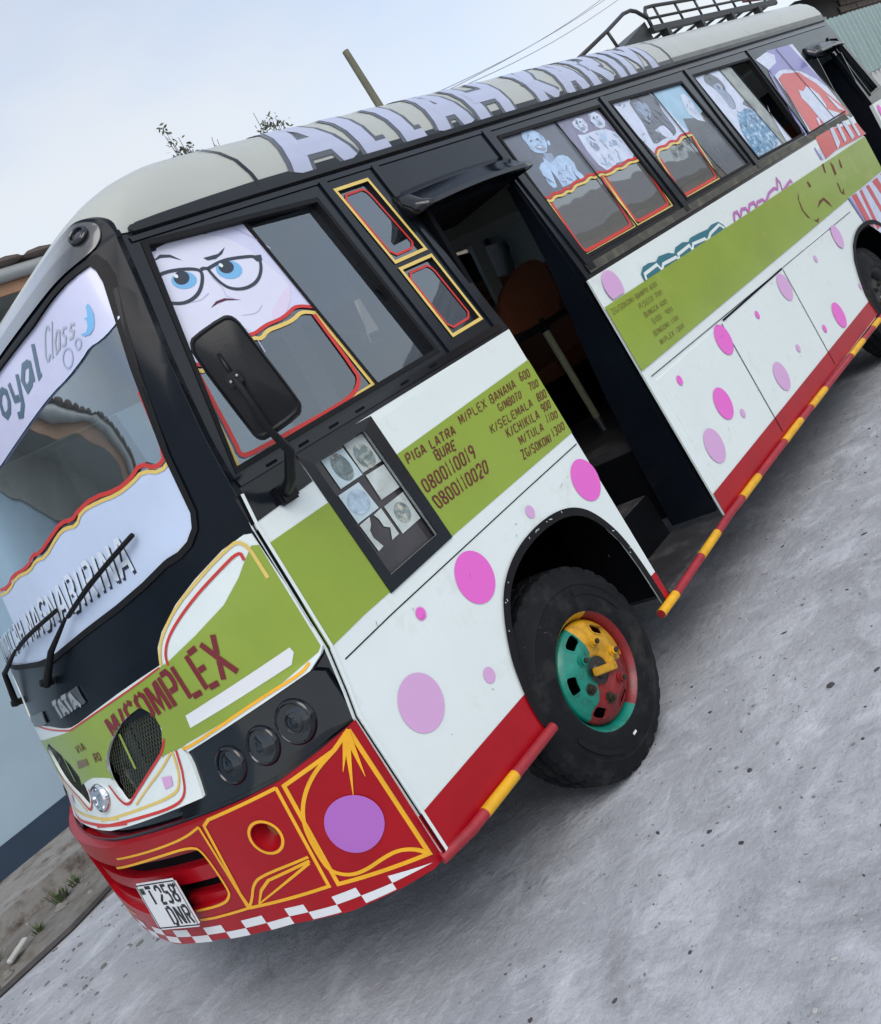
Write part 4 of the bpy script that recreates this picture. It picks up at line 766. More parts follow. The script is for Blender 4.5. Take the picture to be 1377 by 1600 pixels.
print_detail(D['sing_hair'], pr_mid, 40, wB, -.0250, (.006, .012), -1.1, 7); print_detail(D['sing_hair'], ink_navy, 30, wB, -.0244, (.006, .012), -1.1, 7); print_detail(D['sing_face'], pr_grey, 9, wB, -.0243); print_detail(D['sing_face'], pr_pale, 9, wB, -.0238)
print_detail(D['B2_head'], pr_mid, 16, wB, -.0250); print_detail(D['B2_body'], pr_mid, 14, wB, -.0250, (.004, .012)); print_detail([(4.21, 2.54), (4.4, 2.54), (4.45, 2.2), (4.24, 2.2)], pr_mid, 18, wB, -.0255, (.01, .02), 0)
window_trims(wB, b1, 4.262, 4.838, 1.862)
wC = window(H_C, glazed=[(5.44, 2.56), (6.165, 2.545), (6.30, 1.835), (5.515, 1.84)])
plate('poster', [[[(5.463, 2.54), (5.935, 2.535), (6.085, 1.855), (5.53, 1.858)]]], mapS, pr_pale, wC, -.027)
for k, m_, dw in (('C_head', pr_grey, 1), ('C_face', pr_mid, 2), ('C_tri', pr_grey, 1), ('C_crowd', pr_blue, 2)): plate('printed_figure', [[smooth_line(D[k] + [D[k][0]], 1)[:-1]]], mapS, m_, wC, -.027 + .0004 * dw)
print_detail(D['C_crowd'], pr_pale, 60, wC, -.0252, (.006, .016)); print_detail(D['C_crowd'], ink_navy, 40, wC, -.0247, (.006, .016)); print_detail(D['C_head'], ink_navy, 14, wC, -.0252); print_detail(D['C_face'], pr_pale, 16, wC, -.0247)
plate('poster', [[[(5.945, 2.535), (6.155, 2.53), (6.29, 1.853), (6.095, 1.855)]]], mapS, mat('grey_torn_print', (.33, .37, .36), .4, var=.4, vs=9, col2=(.14, .15, .14), c2s=7, c2lo=.6, c2hi=.7), wC, -.029)
stroke('sliding_rail', [(5.94, 2.54), (6.09, 1.85)], .012, mapS, rubber, wC, -.022)
stroke('sliding_rail', [(6.165, 2.54), (6.3, 1.85)], .012, mapS, rubber, wC, -.022)
plate('poster', [[D['C2_w']]], mapS, pr_pale, wC, -.026)
for f in (wA, wB, wC):
    for ch in f.children: ch.location.y -= .017      # these panes sit almost flush
# wrapped pane next to the rear door
wr = plate('wrap_print', [[D['W_white']]], mapS, pr_pale, BUS, -.0 + .002); wr['label'] = 'white, red and violet printed wrap over the rearmost window'
for k, m_, dw in (('W_purple', pr_purple, 1), ('W_blue', pr_purple, 1), ('W_red', pr_red, 2), ('W_splash', pr_pale, 3)): plate('wrap_shape', [[D[k]]], mapS, m_, wr, .002 + .0012 * dw)
for i in range(6): plate('wrap_shape', [[D['W_st%d' % i]]], mapS, pr_pale, wr, .0066)
stroke('sliding_rail', [(7.19, 2.535), (7.35, 1.83)], .012, mapS, rubber, wr, .008)
stroke('sill_line', [(6.62, 1.822), (7.70, 1.826)], .012, mapS, rubber, wr, .0075)
wq = window(H_RQ, .02, .01, pane_dark)
stroke('bright_trim', inset(H_RQ, .01), .012, mapS, alu, wq, .0115, closed=True)
for x0, x1, a, b in ((1.735, 1.775, 2.62, 1.8), (2.06, 2.1, 2.62, 1.8), (2.905, 2.965, 2.62, 1.79), (4.125, 4.175, 2.6, 1.79), (5.375, 5.425, 2.6, 1.79), (6.595, 6.62, 2.6, 1.83)):
    k = .014 if x0 < 2.9 else .035
    plate('window_post', [[[(x0, a), (x1, a), (x1 + k, b), (x0 + k, b)]]], mapS, black, BUS, .010, .008)
stroke('sill_rail', [(.60, 1.792), (1.2, 1.79), (2.11, 1.785)], .03, mapS, black2, BUS, .008)
stroke('sill_rail', [(2.93, 1.80), (5.0, 1.80), (7.65, 1.79)], .045, mapS, mat('grimy_sill', (.05, .05, .04), .5, var=.5, vs=9, col2=(.14, .13, .08), c2s=6, c2lo=.5, c2hi=.7), BUS, .007)
for x in (.72, .87, 1.02, 1.16, 1.42, 1.6): stroke('drain_slot', [(x, 1.79), (x + .045, 1.79)], .009, mapS, dark, BUS, .0105)
# gutter
bm = bmesh.new(); add_box(bm, (.86, .098, 2.645), (8.87, .125, 2.668)); bm_obj('gutter', bm, black, BUS)
stroke('top_rail', [(.84, 2.628), (3.0, 2.618), (8.8, 2.605)], .02, mapS, black2, BUS, .006)

# scuffs and chipped paint on the lower panels
scm = mat('scuff_dark', (.10, .10, .10), .7); rs = random.Random(17)
def scuff(x, z, l, a, wd, par, w):
    stroke('scuff', [(x, z), (x + l * .5 * cos(a) + rs.uniform(-.004, .004), z + l * .5 * sin(a) + rs.uniform(-.004, .004)), (x + l * cos(a), z + l * sin(a))], wd, mapS, scm, par, w, taper=(.4, 1))
for _ in range(16): scuff(rs.uniform(.62, 2.05), rs.choice((rs.uniform(1.06, 1.17), rs.uniform(.64, .75))), rs.uniform(.006, .03), rs.uniform(0, 3), .0022, sp, .0034)
for _ in range(22): scuff(rs.uniform(2.95, 5.9), rs.choice((rs.uniform(1.1, 1.17), rs.uniform(.58, .75))), rs.uniform(.008, .035), rs.uniform(0, 3), .0025, rp, .0072)
chipm = mat('bare_primer', (.55, .57, .56), .6)
for i in range(14):
    t = rs.random() * (len(arch_f) - 4) + 2; k = int(t); p = arch_f[k]; q_ = arch_f[k + 1]; f_ = t - k
    stroke('paint_chip', [(p[0] + (q_[0] - p[0]) * f_ + rs.uniform(-.012, .012), p[1] + (q_[1] - p[1]) * f_), (p[0] + (q_[0] - p[0]) * f_ + rs.uniform(-.012, .012), p[1] + (q_[1] - p[1]) * f_ + rs.uniform(.003, .01))], .0035, mapS, chipm, sp, .0095)
# ------------------------------------------------------------------ bus front
mold = mat('black_plastic', (.005, .006, .008), .38, spec=.3, var=.2, vs=20, bump=.05, bs=90)
DU, DV = .04, .06
def edge(z0, z1, n=8): return [(tum(z), z) for z in [z0 + (z1 - z0) * k / n for k in range(n + 1)]]
def closed_half(half):  # half outline ordered, first and last points on the centre line
    return half + list(reversed(mirror_pts(half)))[1:-1]
ws_half = [(YC, 2.597)] + D['ws_out'] + [(YC, 1.612)]
ws = closed_half(ws_half)
up_half = smooth_line([(YC, 2.79), (.7, 2.79), (.35, 2.79), (.27, 2.787), (.21, 2.772), (.165, 2.748), (.138, 2.718), (tum(2.68) + .003, 2.68)], 2) + list(reversed(edge(1.30, 2.66, 12))) + [(.3, 1.30), (YC, 1.30)]
black3 = mat('black_satin', (.005, .008, .013), .25, var=.2, vs=3, spec=.14)
ff = plate('front_frame', [[closed_half(up_half), ws]], mapF, black3, BUS, -.005, .02, DU, DV)
plate('front_backing', [[closed_half([(YC, 1.42), (.02, 1.42), (.02, .86), (YC, .86)])]], mapF, black2, BUS, -.035, .01, DU, DV)
hd_half = [(YC, 2.785), (.7, 2.785), (.35, 2.783), (.27, 2.780), (.215, 2.766), (.172, 2.744), (.146, 2.714), (.14, 2.67), (.155, 2.640), (.25, 2.632), (.5, 2.628), (YC, 2.628)]
hd_half = smooth_line(hd_half, 2)
hdr = plate('header_panel', [[closed_half(hd_half)]], mapF, header_m, BUS, .004, .004, DU, .04)
wsg = plate('windscreen', [[closed_half([(YC, 2.61)] + [(a - .012 if a < .4 else a, b) for a, b in D['ws_out']] + [(YC, 1.6)])]], mapF, pane_ws, BUS, -.016, 0, DU, DV)
stroke('windscreen_rubber', closed_half(ws_half), .022, mapF, rubber, BUS, .001, closed=True, du=DU)
# marker lamp in the black header corner
def fnormal(y, z):
    e = .01
    a = Vector(mapF(y + e, z, 0)) - Vector(mapF(y - e, z, 0)); b = Vector(mapF(y, z + e, 0)) - Vector(mapF(y, z - e, 0))
    n = a.cross(b)
    return -n.normalized() if n.x > 0 else n.normalized()
def on_front(y, z, w=0.): return Vector(mapF(y, z, 0)) + fnormal(y, z) * w
for y in (.198, 2 * YC - .198):
    p = on_front(y, 2.715, .0095); mw = frame_at(p, fnormal(y, 2.715))
    ml = lathe('marker_lamp', [(.0, -.003), (.024, -.003), (.026, .003), (.030, .005), (.035, .003), (.037, -.003)], black2, BUS, mw, 28)
    lathe('lamp_bulb', [(0, .0015), (.010, .0005), (.016, -.002)], mat('smoked_lens', (.03, .03, .035), .15, coat=.5), ml, mw, 20)
# banners on the windscreen
def half_poly(top, low): return top + low
bl = D['ban_low']
ban = [(p[0] + .006, p[1] - .012) for p in D['ws_out'][:8]]      # top edge to the corner
ban = [(YC, 2.585)] + ban[:7] + [(.142, 2.45)] + bl
ban = ban + [(YC, bl[-1][1] - .012), ]
bn = plate('top_banner', [[ban + [(1.5, bl[-1][1] - .01), (2.2, 2.40), (2.36, 2.45), (2.36, 2.56), (2.2, 2.59), (1.8, 2.585)]]], mapF, sheet_lav, wsg, -.011, 0, DU, DV)
bn['label'] = 'lavender banner strip along the top of the windscreen'
stroke('banner_edge', smooth_line(bl, 1), .006, mapF, sheet_blue, wsg, -.0085, du=DU)
text('banner_lettering', 'royal', TX['w2'][1], mapF, mat('slate_blue_print', (.07, .14, .20), .3, coat=.3), wsg, -.009, frac=.24, gap=.22, du=DU)
text('banner_lettering', 'Class', TX['w3'][1], mapF, mat('silver_print', (.38, .44, .52), .3, coat=.3), wsg, -.009, frac=.09, gap=.2, du=DU)
plate('bird_print', [[D['bird']]], mapF, eye_blue, wsg, -.009, 0, DU)
for k in ('bub1', 'bub2'): stroke('ring_print', cell(D[k], 28), .006, mapF, mat('pale_ring_print', (.36, .45, .62), .3), wsg, -.009, closed=True, du=DU)
wr_ = smooth_line(D['ws_red'] + D['ws_red2'][1:], 1); wg_ = smooth_line(D['ws_gold'] + D['ws_gold2'][1:], 1)
i0 = 2
low_top = [p for p in (D['ws_gold'][2:] + D['ws_gold2'][1:])]
lowpoly = low_top + [(1.6, 1.79), (2.0, 1.80), (2.28, 1.80), (2.33, 1.74), (2.2, 1.69), (1.8, 1.64)] + [(YC, 1.63)] + [(p[0] + .004, p[1] + .012) for p in reversed(D['ws_out'][10:])] + [(.17, 1.80)]
bn2 = plate('lower_banner', [[lowpoly]], mapF, sheet_blue, wsg, -.011, 0, DU, DV); bn2['label'] = 'pale blue banner with scalloped top across the foot of the windscreen'
stroke('gold_trim', wg_, .012, mapF, gold_pale, wsg, -.0085, du=DU)
stroke('red_trim', wr_, .014, mapF, red_tape, wsg, -.0080, du=DU)
stroke('gold_trim', D['ws_gold3'], .012, mapF, gold_pale, wsg, -.0088, du=DU)
q = TX['w1'][1]
text('banner_lettering', TX['w1'][0], [(a, b - .012) for a, b in q], mapF, ink_navy, wsg, -.0100, frac=.16, gap=.35, du=DU)
text('banner_lettering', TX['w1'][0], [(a + .004, b) for a, b in q], mapF, mat('white_letter', (.62, .70, .80), .3, coat=.3), wsg, -.0075, frac=.17, gap=.35, du=DU)

# painted fascia with its two grille openings
fas = [(YC, 1.362)] + list(reversed(D['fas_top'])) + [(.012, 1.64), (.004, 1.45), (.004, 1.235), (.02, 1.215)] + D['fas_low'][1:] + D['fas_low2'][:-1] + [(YC, .957)]
gr = smooth_line(D['grille'] + [D['grille'][0]], 1)[:-1]
fa = plate('front_fascia', [[closed_half(fas), gr, mirror_pts(gr)]], mapF, white, BUS, 0, .012, DU, DV)
gp = D['green'][:-2] + [(YC, 1.352)]
G_ = D['grille']; gl_ = [(.735, 1.147), G_[3], G_[2], G_[1], G_[0], G_[12], G_[11], G_[10], G_[9], (1.074, 1.135)]
gpoly = gp + [(1.55, 1.345), (1.95, 1.325), (2.2, 1.30), (2.3, 1.22), (1.90, 1.16), (1.80, 1.15)] + mirror_pts(gl_) + [(1.34, 1.15), (1.25, 1.16), (1.16, 1.15)] + list(reversed(gl_)) + [(.70, 1.152)] + [D['green_low'][3], D['green_low'][2], D['green_low'][1], (.02, 1.226), (.006, 1.24), (.006, 1.60)]
plate('green_field', [[gpoly]], mapF, green, fa, .0015, 0, DU, DV)
D['hood_red'] = [p for p in D['hood_red'] if p[0] < 1.2] + [(YC, 1.355)]
for nm, k, wd, m_ in (('red_line', 'fred', .010, red_tape), ('gold_line', 'fgold', .011, gold_pale), ('gold_line', 'fgold_low', .010, gold), ('red_line', 'hood_red', .006, red_tape), ('red_line', 'lip_red', .010, red_tape), ('gold_line', 'lip_gold', .010, gold_pale), ('red_line', 'gr_red', .010, red_tape), ('gold_line', 'gr_gold', .008, gold_pale)):
    stroke(nm, smooth_line(D[k], 2), wd, mapF, m_, fa, .003, du=DU)
    if k in ('lip_red', 'lip_gold', 'gr_red', 'gr_gold', 'hood_red', 'fred'): stroke(nm, mirror_pts(smooth_line(D[k], 2)), wd, mapF, m_, fa, .003, du=DU)
plate('white_sticker', [[D['sticker']]], mapF, plate_white, fa, .0032, 0, DU)
plate('lilac_patch', [[D['lilac']]], mapF, lilac, fa, .0032); plate('lilac_patch', [[mirror_pts(D['lilac'])]], mapF, lilac, fa, .0032)
n0 = set(bpy.data.objects)
text('front_lettering', TX['f1'][0], TX['f1'][1], mapF, mat('maroon_lettering', (.16, .008, .016), .4, coat=.2), fa, .0034, frac=.2, gap=.34, du=.008, dv=.008)
for o in set(bpy.data.objects) - n0:          # the letters stop where the grille opening cuts them
    bm = bmesh.new(); bm.from_mesh(o.data)
    bmesh.ops.delete(bm, geom=[f for f in bm.faces if in_poly((f.calc_center_median().y, f.calc_center_median().z), gr)], context='FACES'); bm.to_mesh(o.data); bm.free()
text('front_lettering', 'VIA', TX['f2'][1], mapF, brown_ink, fa, .0034, frac=.2, du=DU)
plate('faded_lettering', [[TX['f3'][1]]], mapF, mat('worn_ink', (.18, .14, .09), .5, var=.3, vs=60), fa, .0034, 0, DU)
text('front_lettering', 'RD', TX['f4'][1], mapF, brown_ink, fa, .0034, frac=.2, du=DU)
def lattice(c0, c1, z0, z1, step, name):
    qs = []
    s = c0 - (z1 - z0); k = 0
    while s < c1:
        for sg in (1, -1):
            pts = []
            for j in range(9):
                zz = z0 + (z1 - z0) * j / 8; yy = s + (zz - z0) * .6 if sg > 0 else s + (z1 - zz) * .6
                if c0 <= yy <= c1: pts.append((yy, zz))
            if len(pts) > 1: qs += [(a, .0 if sg > 0 else .002) for a in stroke_quads(pts, .0035)]
        s += step
    return plate(name, None, mapF, mat('olive_mesh', (.05, .055, .025), .5, var=.4, vs=20), fa, w=-.016, strips=qs, du=DU)
lattice(.635, 1.085, 1.03, 1.345, .017, 'grille_mesh'); lattice(2 * YC - 1.085, 2 * YC - .635, 1.03, 1.345, .017, 'grille_mesh')
for s in (0, 1):
    a = [(.925, 1.275), (.93, 1.14)]; a = mirror_pts(a) if s else a
    stroke('grille_bar', a, .014, mapF, green, fa, -.010)
# oval emblem
c = (YC, 1.078)
mwE = frame_at(on_front(c[0], c[1], .002), fnormal(*c))
em = empty('emblem', BUS)
for nm, prof, m_ in (('emblem_dish', [(0, .006), (.045, .006), (.056, .004), (.06, 0)], mat('emblem_silver', (.55, .60, .64), .25, metal=.6)), ('emblem_ring', [(.050, .004), (.052, .016), (.060, .018), (.066, .012), (.068, 0)], chrome)):
    o = lathe(nm, prof, m_, em, mwE @ Matrix.Diagonal((1.0, .86, 1, 1)), 36)
bm = bmesh.new(); add_box(bm, (-.042, .018, .006), (.042, .032, .018)); add_box(bm, (-.009, -.044, .006), (.009, .018, .018))
bm.transform(mwE); bm_obj('emblem_mark', bm, chrome, em)
# black lamp panel with three round lamps each side
for sgn in (0, 1):
    lb = D['lamp_box'] if not sgn else mirror_pts(D['lamp_box'])
    lp = plate('lamp_panel', [[lb]], mapF, black2, BUS, -.012, .01, DU, DV)
    for i, (y, z, r) in enumerate(((.172, 1.073, .070), (.305, 1.052, .062), (.452, 1.037, .062))):
        yy = 2 * YC - y if sgn else y
        nrm = (fnormal(yy, z) + Vector((-.45, -.05 if not sgn else .05, .05))).normalized(); mw = frame_at(on_front(yy, z, -.012), nrm)
        hl = lathe('headlamp', [(r * .84, -.05), (r * .88, .006), (r * .94, .010), (r * 1.02, .008), (r * 1.12, .0), (r * 1.16, -.02)], black2, lp, mw, 36)
        lathe('reflector', [(0, -.046), (r * .3, -.042), (r * .62, -.028), (r * .85, -.004)], (mat('lamp_reflector', (.16, .12, .085), .22, metal=.9, var=.4, vs=20) if i else mat('dark_reflector', (.05, .055, .065), .15, metal=.9)), hl, mw, 30)
        if i == 0:
            lathe('lamp_ring', [(r * .40, .0), (r * .45, .012), (r * .52, .0)], mat('ring_grey', (.10, .11, .12), .3, metal=.6), hl, mw, 28); lathe('projector', [(0, .012), (r * .2, .008), (r * .36, -.006)], black2, hl, mw, 24)
        lathe('lens', [(0, .008), (r * .4, .006), (r * .7, .0), (r * .87, -.006)], lens, hl, mw, 30)
# badges on the black hood
bd = plate('badge', [[D['badge']]], mapF, mat('badge_plate', (.05, .06, .07), .3, coat=.4), ff, .006, .006, DU)
text('badge_lettering', 'TATA', TX['f5'][1], mapF, mat('badge_silver', (.42, .46, .48), .3, metal=.5), bd, .0075, frac=.24, gap=.12, du=DU)
plate('badge', [[[(1.52, 1.455), (1.86, 1.445), (1.86, 1.395), (1.52, 1.405)]]], mapF, mat('badge_plate2', (.16, .18, .20), .3, metal=.4, var=.7, vs=60), ff, .005, .005, DU)

# bumper
bt = [(YC, .915)] + list(reversed(D['b_top'])) ; bb = D['b_bot'][:-1] + [(YC, .452)]
bo = [(YC, .823), (.95, .835), (.723, .842), (.700, .828), (.694, .80), (.702, .66), (.712, .635), (.74, .622), (.93, .604), (YC, .591)]
fog = ell(.411, .791, .050, .052, 24)
bp_ = plate('bumper', [[closed_half(bt + bb), closed_half(bo), fog, mirror_pts(fog)]], mapF, red, BUS, .03, .07, DU, DV)
bp_['label'] = 'red front bumper with gold pinstripes and a chequered lower edge'
plate('bumper_shelf', [[closed_half([(YC, .93), (.66, .935), (.29, .947), (.02, .99), (.02, .97), (.3, .93), (YC, .905)])]], mapF, black2, bp_, -.004, 0, DU)
plate('bumper_recess', [[closed_half([(YC, .85), (.68, .86), (.68, .58), (YC, .58)])]], mapF, red, bp_, -.03, .01, DU)
for z, h, w in ((.725, .055, .012), (.615, .05, .010), (.822, .03, .0)):
    plate('bumper_slat', [[closed_half([(YC, z + h / 2), (.71, z + h / 2 + .006), (.71, z - h / 2 + .006), (YC, z - h / 2)])]], mapF, red, bp_, w, .04, DU)
for z in (.775, .665):
    plate('bumper_slot', [[closed_half([(YC, z + .02), (.72, z + .03), (.725, z - .01), (YC, z - .02)])]], mapF, dark, bp_, -.027, 0, DU)
for sgn in (0, 1):
    y = 2 * YC - .411 if sgn else .411
    mw = frame_at(on_front(y, .791, -.0), fnormal(y, .791))
    fl = lathe('fog_lamp', [(0, -.03), (.03, -.028), (.048, -.005), (.056, .028)], red, bp_, mw, 28)
    lathe('fog_lens', [(0, -.014), (.02, -.016), (.034, -.024)], amber, fl, mw, 24)
    flip = (lambda p: p) if not sgn else mirror_pts
    stroke('gold_line', flip(ell(.411, .791, .058, .060, 32)), .010, mapF, gold, bp_, .0315, closed=True, du=DU)
    for k, wd in (('bg1', .014), ('bg2', .013), ('bg6', .012), ('bg7', .010), ('bg8', .011), ('bg9', .009), ('bg10', .010), ('bg11', .010)):
        pts = [(max(p[0], .004), p[1]) for p in D[k]]
        if k in ('bg9', 'bg10'): pts = [p for p in pts if p[0] < 1.6]
        if sgn and k in ('bg9', 'bg10'): continue
        stroke('gold_line', flip(pts if k in ('bg1', 'bg6', 'bg8', 'bg11') else smooth_line(pts, 2)), wd, mapF, gold, bp_, .0315 + .0004 * (hash(k) % 1) + {'bg1': 0, 'bg2': .0006, 'bg6': .0003, 'bg7': .0006, 'bg8': .0009, 'bg9': .0, 'bg10': .0006, 'bg11': .0009}[k], du=DU)
    for k in ('bg3', 'bg4', 'bg5'):
        stroke('gold_line', flip([(max(p[0], .012), p[1]) for p in D[k]]), .020, mapF, gold, bp_, .0330 + {'bg3': 0, 'bg4': .0004, 'bg5': .0008}[k], taper=(1.0, .08), du=DU)
    plate('painted_dot', [[flip(cell(D['bdot'], 40))]], mapF, purple, bp_, .0345, 0, DU)
# chequer squares, two staggered rows
ys = [.02, .135, .24, .33, .44, .52, .63, .74, .855, .97, 1.085, 1.2, 1.31, 1.42, 1.53, 1.64, 1.75]
for i in range(len(ys) - 1):
    a, b = ys[i], ys[i + 1]
    zt = [lerp_tab([(0, .507), (.177, .514), (.317, .536), (.47, .548), (1.25, .546), (2.5, .51)], y) for y in (a, b)]
    zt0 = zt
    zb = [lerp_tab([(0, .466), (.116, .458), (.3, .455), (.52, .470), (1.25, .458), (2.5, .46)], y) for y in (a, b)]
    zt = [min(p, q_ + .064) for p, q_ in zip(zt0, zb)]; zm = [(p + q_) / 2 for p, q_ in zip(zt, zb)]
    if i % 2 == 0:
        sq = [(a, zm[0]), (b, zm[1]), (b, zt[1]), (a, zt[0])] if i else [(.01, .486), (b, zm[1]), (b, zt[1])]
    else: sq = [(a, zb[0] + .002), (b, zb[1] + .002), (b, zm[1]), (a, zm[0])]
    plate('chequer_square', [[sq]], mapF, plate_white, bp_, .0315, 0, DU)
# number plate
pn = on_front(1.035, .665, .06)
mwp = frame_at(pn, (fnormal(1.035, .665) + Vector((0, 0, .10))).normalized())
bm = bmesh.new(); add_box(bm, (-.145, -.098, -.004), (.145, .098, 0)); bmesh.ops.bevel(bm, geom=[e for e in bm.edges if abs((e.verts[0].co - e.verts[1].co).z) > .003], offset=.012, segments=3, affect='EDGES')
bm.transform(mwp); np_ = bm_obj('number_plate', bm, plate_white, BUS); np_['label'] = 'white number plate in the bumper opening'
def mapP(u, v, w): return tuple(mwp @ Vector((u, v, w)))
kp = mat('plate_black', (.01, .01, .012), .4)
stroke('plate_border', [(-.137, -.09), (.137, -.09), (.137, .09), (-.137, .09)], .005, mapP, kp, np_, .0008, closed=True)
text('plate_characters', 'T', [(-.085, .078), (-.045, .078), (-.045, .008), (-.085, .008)], mapP, kp, np_, .001, frac=.2)
text('plate_characters', '258', [(-.02, .078), (.115, .078), (.115, .008), (-.02, .008)], mapP, kp, np_, .001, frac=.19, gap=.45)
text('plate_characters', 'DNR', [(-.02, -.01), (.125, -.01), (.125, -.08), (-.02, -.08)], mapP, kp, np_, .001, frac=.19, gap=.45)
plate('plate_flag', [[[(-.13, .078), (-.098, .078), (-.098, .052), (-.13, .052)]]], mapP, mat('plate_flag_green', (.03, .10, .06), .4), np_, .001)
for x, y in ((-.11, .065), (.125, .075)): lathe('plate_bolt', [(0, .006), (.006, .005), (.008, 0)], kp, np_, mwp @ Matrix.Translation((x, y, .001)), 10)
# bracket holding the plate
bm = bmesh.new(); add_box(bm, (-.06, -.05, -.06), (.06, .05, -.004)); bm.transform(mwp); bm_obj('plate_bracket', bm, dark, BUS)

# wipers
for k in ('wip1', 'wip2'):
    p = [Vector(mapF(a, b, w)) for (a, b), w in zip(D[k], (.03, .04, .024, .03, .018))]
    wp = tube('wiper', [p[0], p[1], p[2]], .010, rubber, BUS, 8, radii=[.016, .012, .007])
    n_ = 8; bl_pts = [Vector(mapF(D[k][2][0] + (D[k][4][0] - D[k][2][0]) * t_ / n_, D[k][2][1] + (D[k][4][1] - D[k][2][1]) * t_ / n_, .012 + .016 * sin(pi * t_ / n_))) for t_ in range(n_ + 1)]
    tube('wiper_blade', bl_pts, .009, rubber, wp, 6)
    tube('wiper_bridge', [bl_pts[1] + Vector((-.012, -.006, 0)), bl_pts[4] + Vector((-.022, -.01, 0)), bl_pts[7] + Vector((-.012, -.006, 0))], .005, rubber, wp, 6)
    lathe('wiper_pivot', [(0, .05), (.014, .048), (.016, 0)], rubber, wp, frame_at(Vector(mapF(D[k][0][0], D[k][0][1], 0)), fnormal(*D[k][0])), 14)
# mirror
mc = Vector(D['mirror_c'][0]); mn = Vector((-.62, -.785, 0)).normalized(); mu = Vector((-mn.y, mn.x, 0))
def mapM(u, v, w): return tuple(mc + mu * u + Vector((0, 0, v)) + mn * w)
ml_ = smooth_line(D['mirror'] + [D['mirror'][0]], 1)[:-1]
cu = sum(p[0] for p in ml_) / len(ml_); cv_ = sum(p[1] for p in ml_) / len(ml_)
bm = bmesh.new(); rings = []
for s, w in ((.97, -.05), (1.0, -.03), (1.0, .0), (.985, .012), (.94, .017), (.9, .012), (.6, .024), (.25, .03)):
    rings.append([bm.verts.new(mapM(cu + (a - cu) * s, cv_ + (b - cv_) * s, w)) for a, b in ml_])
for a, b in zip(rings, rings[1:]):
    for k in range(len(a)): bm.faces.new((a[k], a[(k + 1) % len(a)], b[(k + 1) % len(a)], b[k]))
bm.faces.new(list(reversed(rings[0]))); bm.faces.new(rings[-1]); bmesh.ops.recalc_face_normals(bm, faces=bm.faces[:])
mr = bm_obj('wing_mirror', bm, mold, BUS, smooth=True, autosmooth=40); mr['label'] = 'big black wing mirror held on a curved arm'
plate('mirror_glass', [[[(cu + (a - cu) * .93, cv_ + (b - cv_) * .93) for a, b in ml_]]], mapM, chrome, mr, -.052)
br = D['mirror_br']
bm = bmesh.new()
add_tube(bm, [mapM(br[0][0], br[0][1], .03), mapM(br[1][0], br[1][1], .045)], .006, 8)
bm_obj('mirror_rib', bm, mold, mr, smooth=True)
bm = bmesh.new(); add_box(bm, (-.022, -.022, 0), (.022, .022, .03)); bmesh.ops.bevel(bm, geom=bm.edges[:], offset=.005, segments=2, affect='EDGES'); bm.transform(frame_at(Vector(mapM(br[1][0], br[1][1], .028)), mn)); cl = bm_obj('mirror_clamp', bm, mold, mr)
for dy in (-.012, .012): lathe('clamp_bolt', [(0, .008), (.004, .007), (.005, 0)], alu, mr, frame_at(Vector(mapM(br[1][0] + dy, br[1][1] + dy * .3, .058)), mn), 8)
arm = [mapM(br[1][0], br[1][1], .05), mapM(br[2][0], br[2][1], .055), mapM(br[3][0], br[3][1], .05), (.685, -.19, 1.79), (.70, -.10, 1.72), (.715, -.012, 1.685)]
tube('mirror_arm', arm, .012, mold, mr, 10, radii=[.013, .011, .011, .016, .018, .02])
bm = bmesh.new(); add_box(bm, (.68, -.03, 1.655), (.755, .004, 1.72)); bmesh.ops.bevel(bm, geom=bm.edges[:], offset=.008, segments=2, affect='EDGES'); bm_obj('mirror_foot', bm, mold, mr)

# ------------------------------------------------------------------ roof
RS = [2.655, 2.73, 2.80, 2.86, 2.91, 2.952, 2.998, 3.035, 3.05]        # heights along the sides
RY = [.119, .126, .150, .190, .245, .330, .485, .740, 1.15]            # how far in
RFZ = [2.788, 2.83, 2.868, 2.905, 2.94, 2.972, 3.005, 3.036, 3.05]
RFX = [.762, .81, .875, .95, 1.03, 1.12, 1.28, 1.6, 2.2]
RDX = [.075, .17, .26, .34, .42, .48, .55, .6, .5]
RM = [7, 6, 5, 4.5, 4, 3.6, 3.2, 3, 3]
bm = bmesh.new(); rings = []
NX, NF = 30, 40
xr = 8.88
for k in range(len(RS)):
    ring = []
    xc = RFX[k] + RDX[k]
    for i in range(NX): ring.append((xr + (xc - xr) * (i / NX), RY[k], RS[k]))
    for i in range(NF + 1):
        th = pi * i / NF; e = cos(th)                       # 1 .. -1 across the front
        m_ = RM[k]; ee = abs(e)
        s_ = (1 - (1 - min(1, ee) ** m_) ** (1 / m_)) if ee < .99999 else 1
        # denser near the corner
        x = RFX[k] + RDX[k] * s_ + .015 * ee ** 2; y = YC - (YC - RY[k]) * e
        z = RFZ[k] + (RS[k] - RFZ[k]) * ee ** 16
        ring.append((x, y, z))
    for i in range(1, NX + 1): ring.append((xc + (xr - xc) * (i / NX), 2 * YC - RY[k], RS[k]))
    rings.append([bm.verts.new(p) for p in ring])
for a, b in zip(rings, rings[1:]):
    for k in range(len(a) - 1): bm.faces.new((a[k], a[k + 1], b[k + 1], b[k]))
t_ = rings[-1]; bm.faces.new(t_)
rear = [r[0] for r in rings] + [r[-1] for r in reversed(rings)]
bm.faces.new(rear)
bmesh.ops.recalc_face_normals(bm, faces=bm.faces[:])
roof = bm_obj('roof', bm, cream, BUS, smooth=True, autosmooth=60); roof['label'] = 'cream domed roof lettered along its edge'
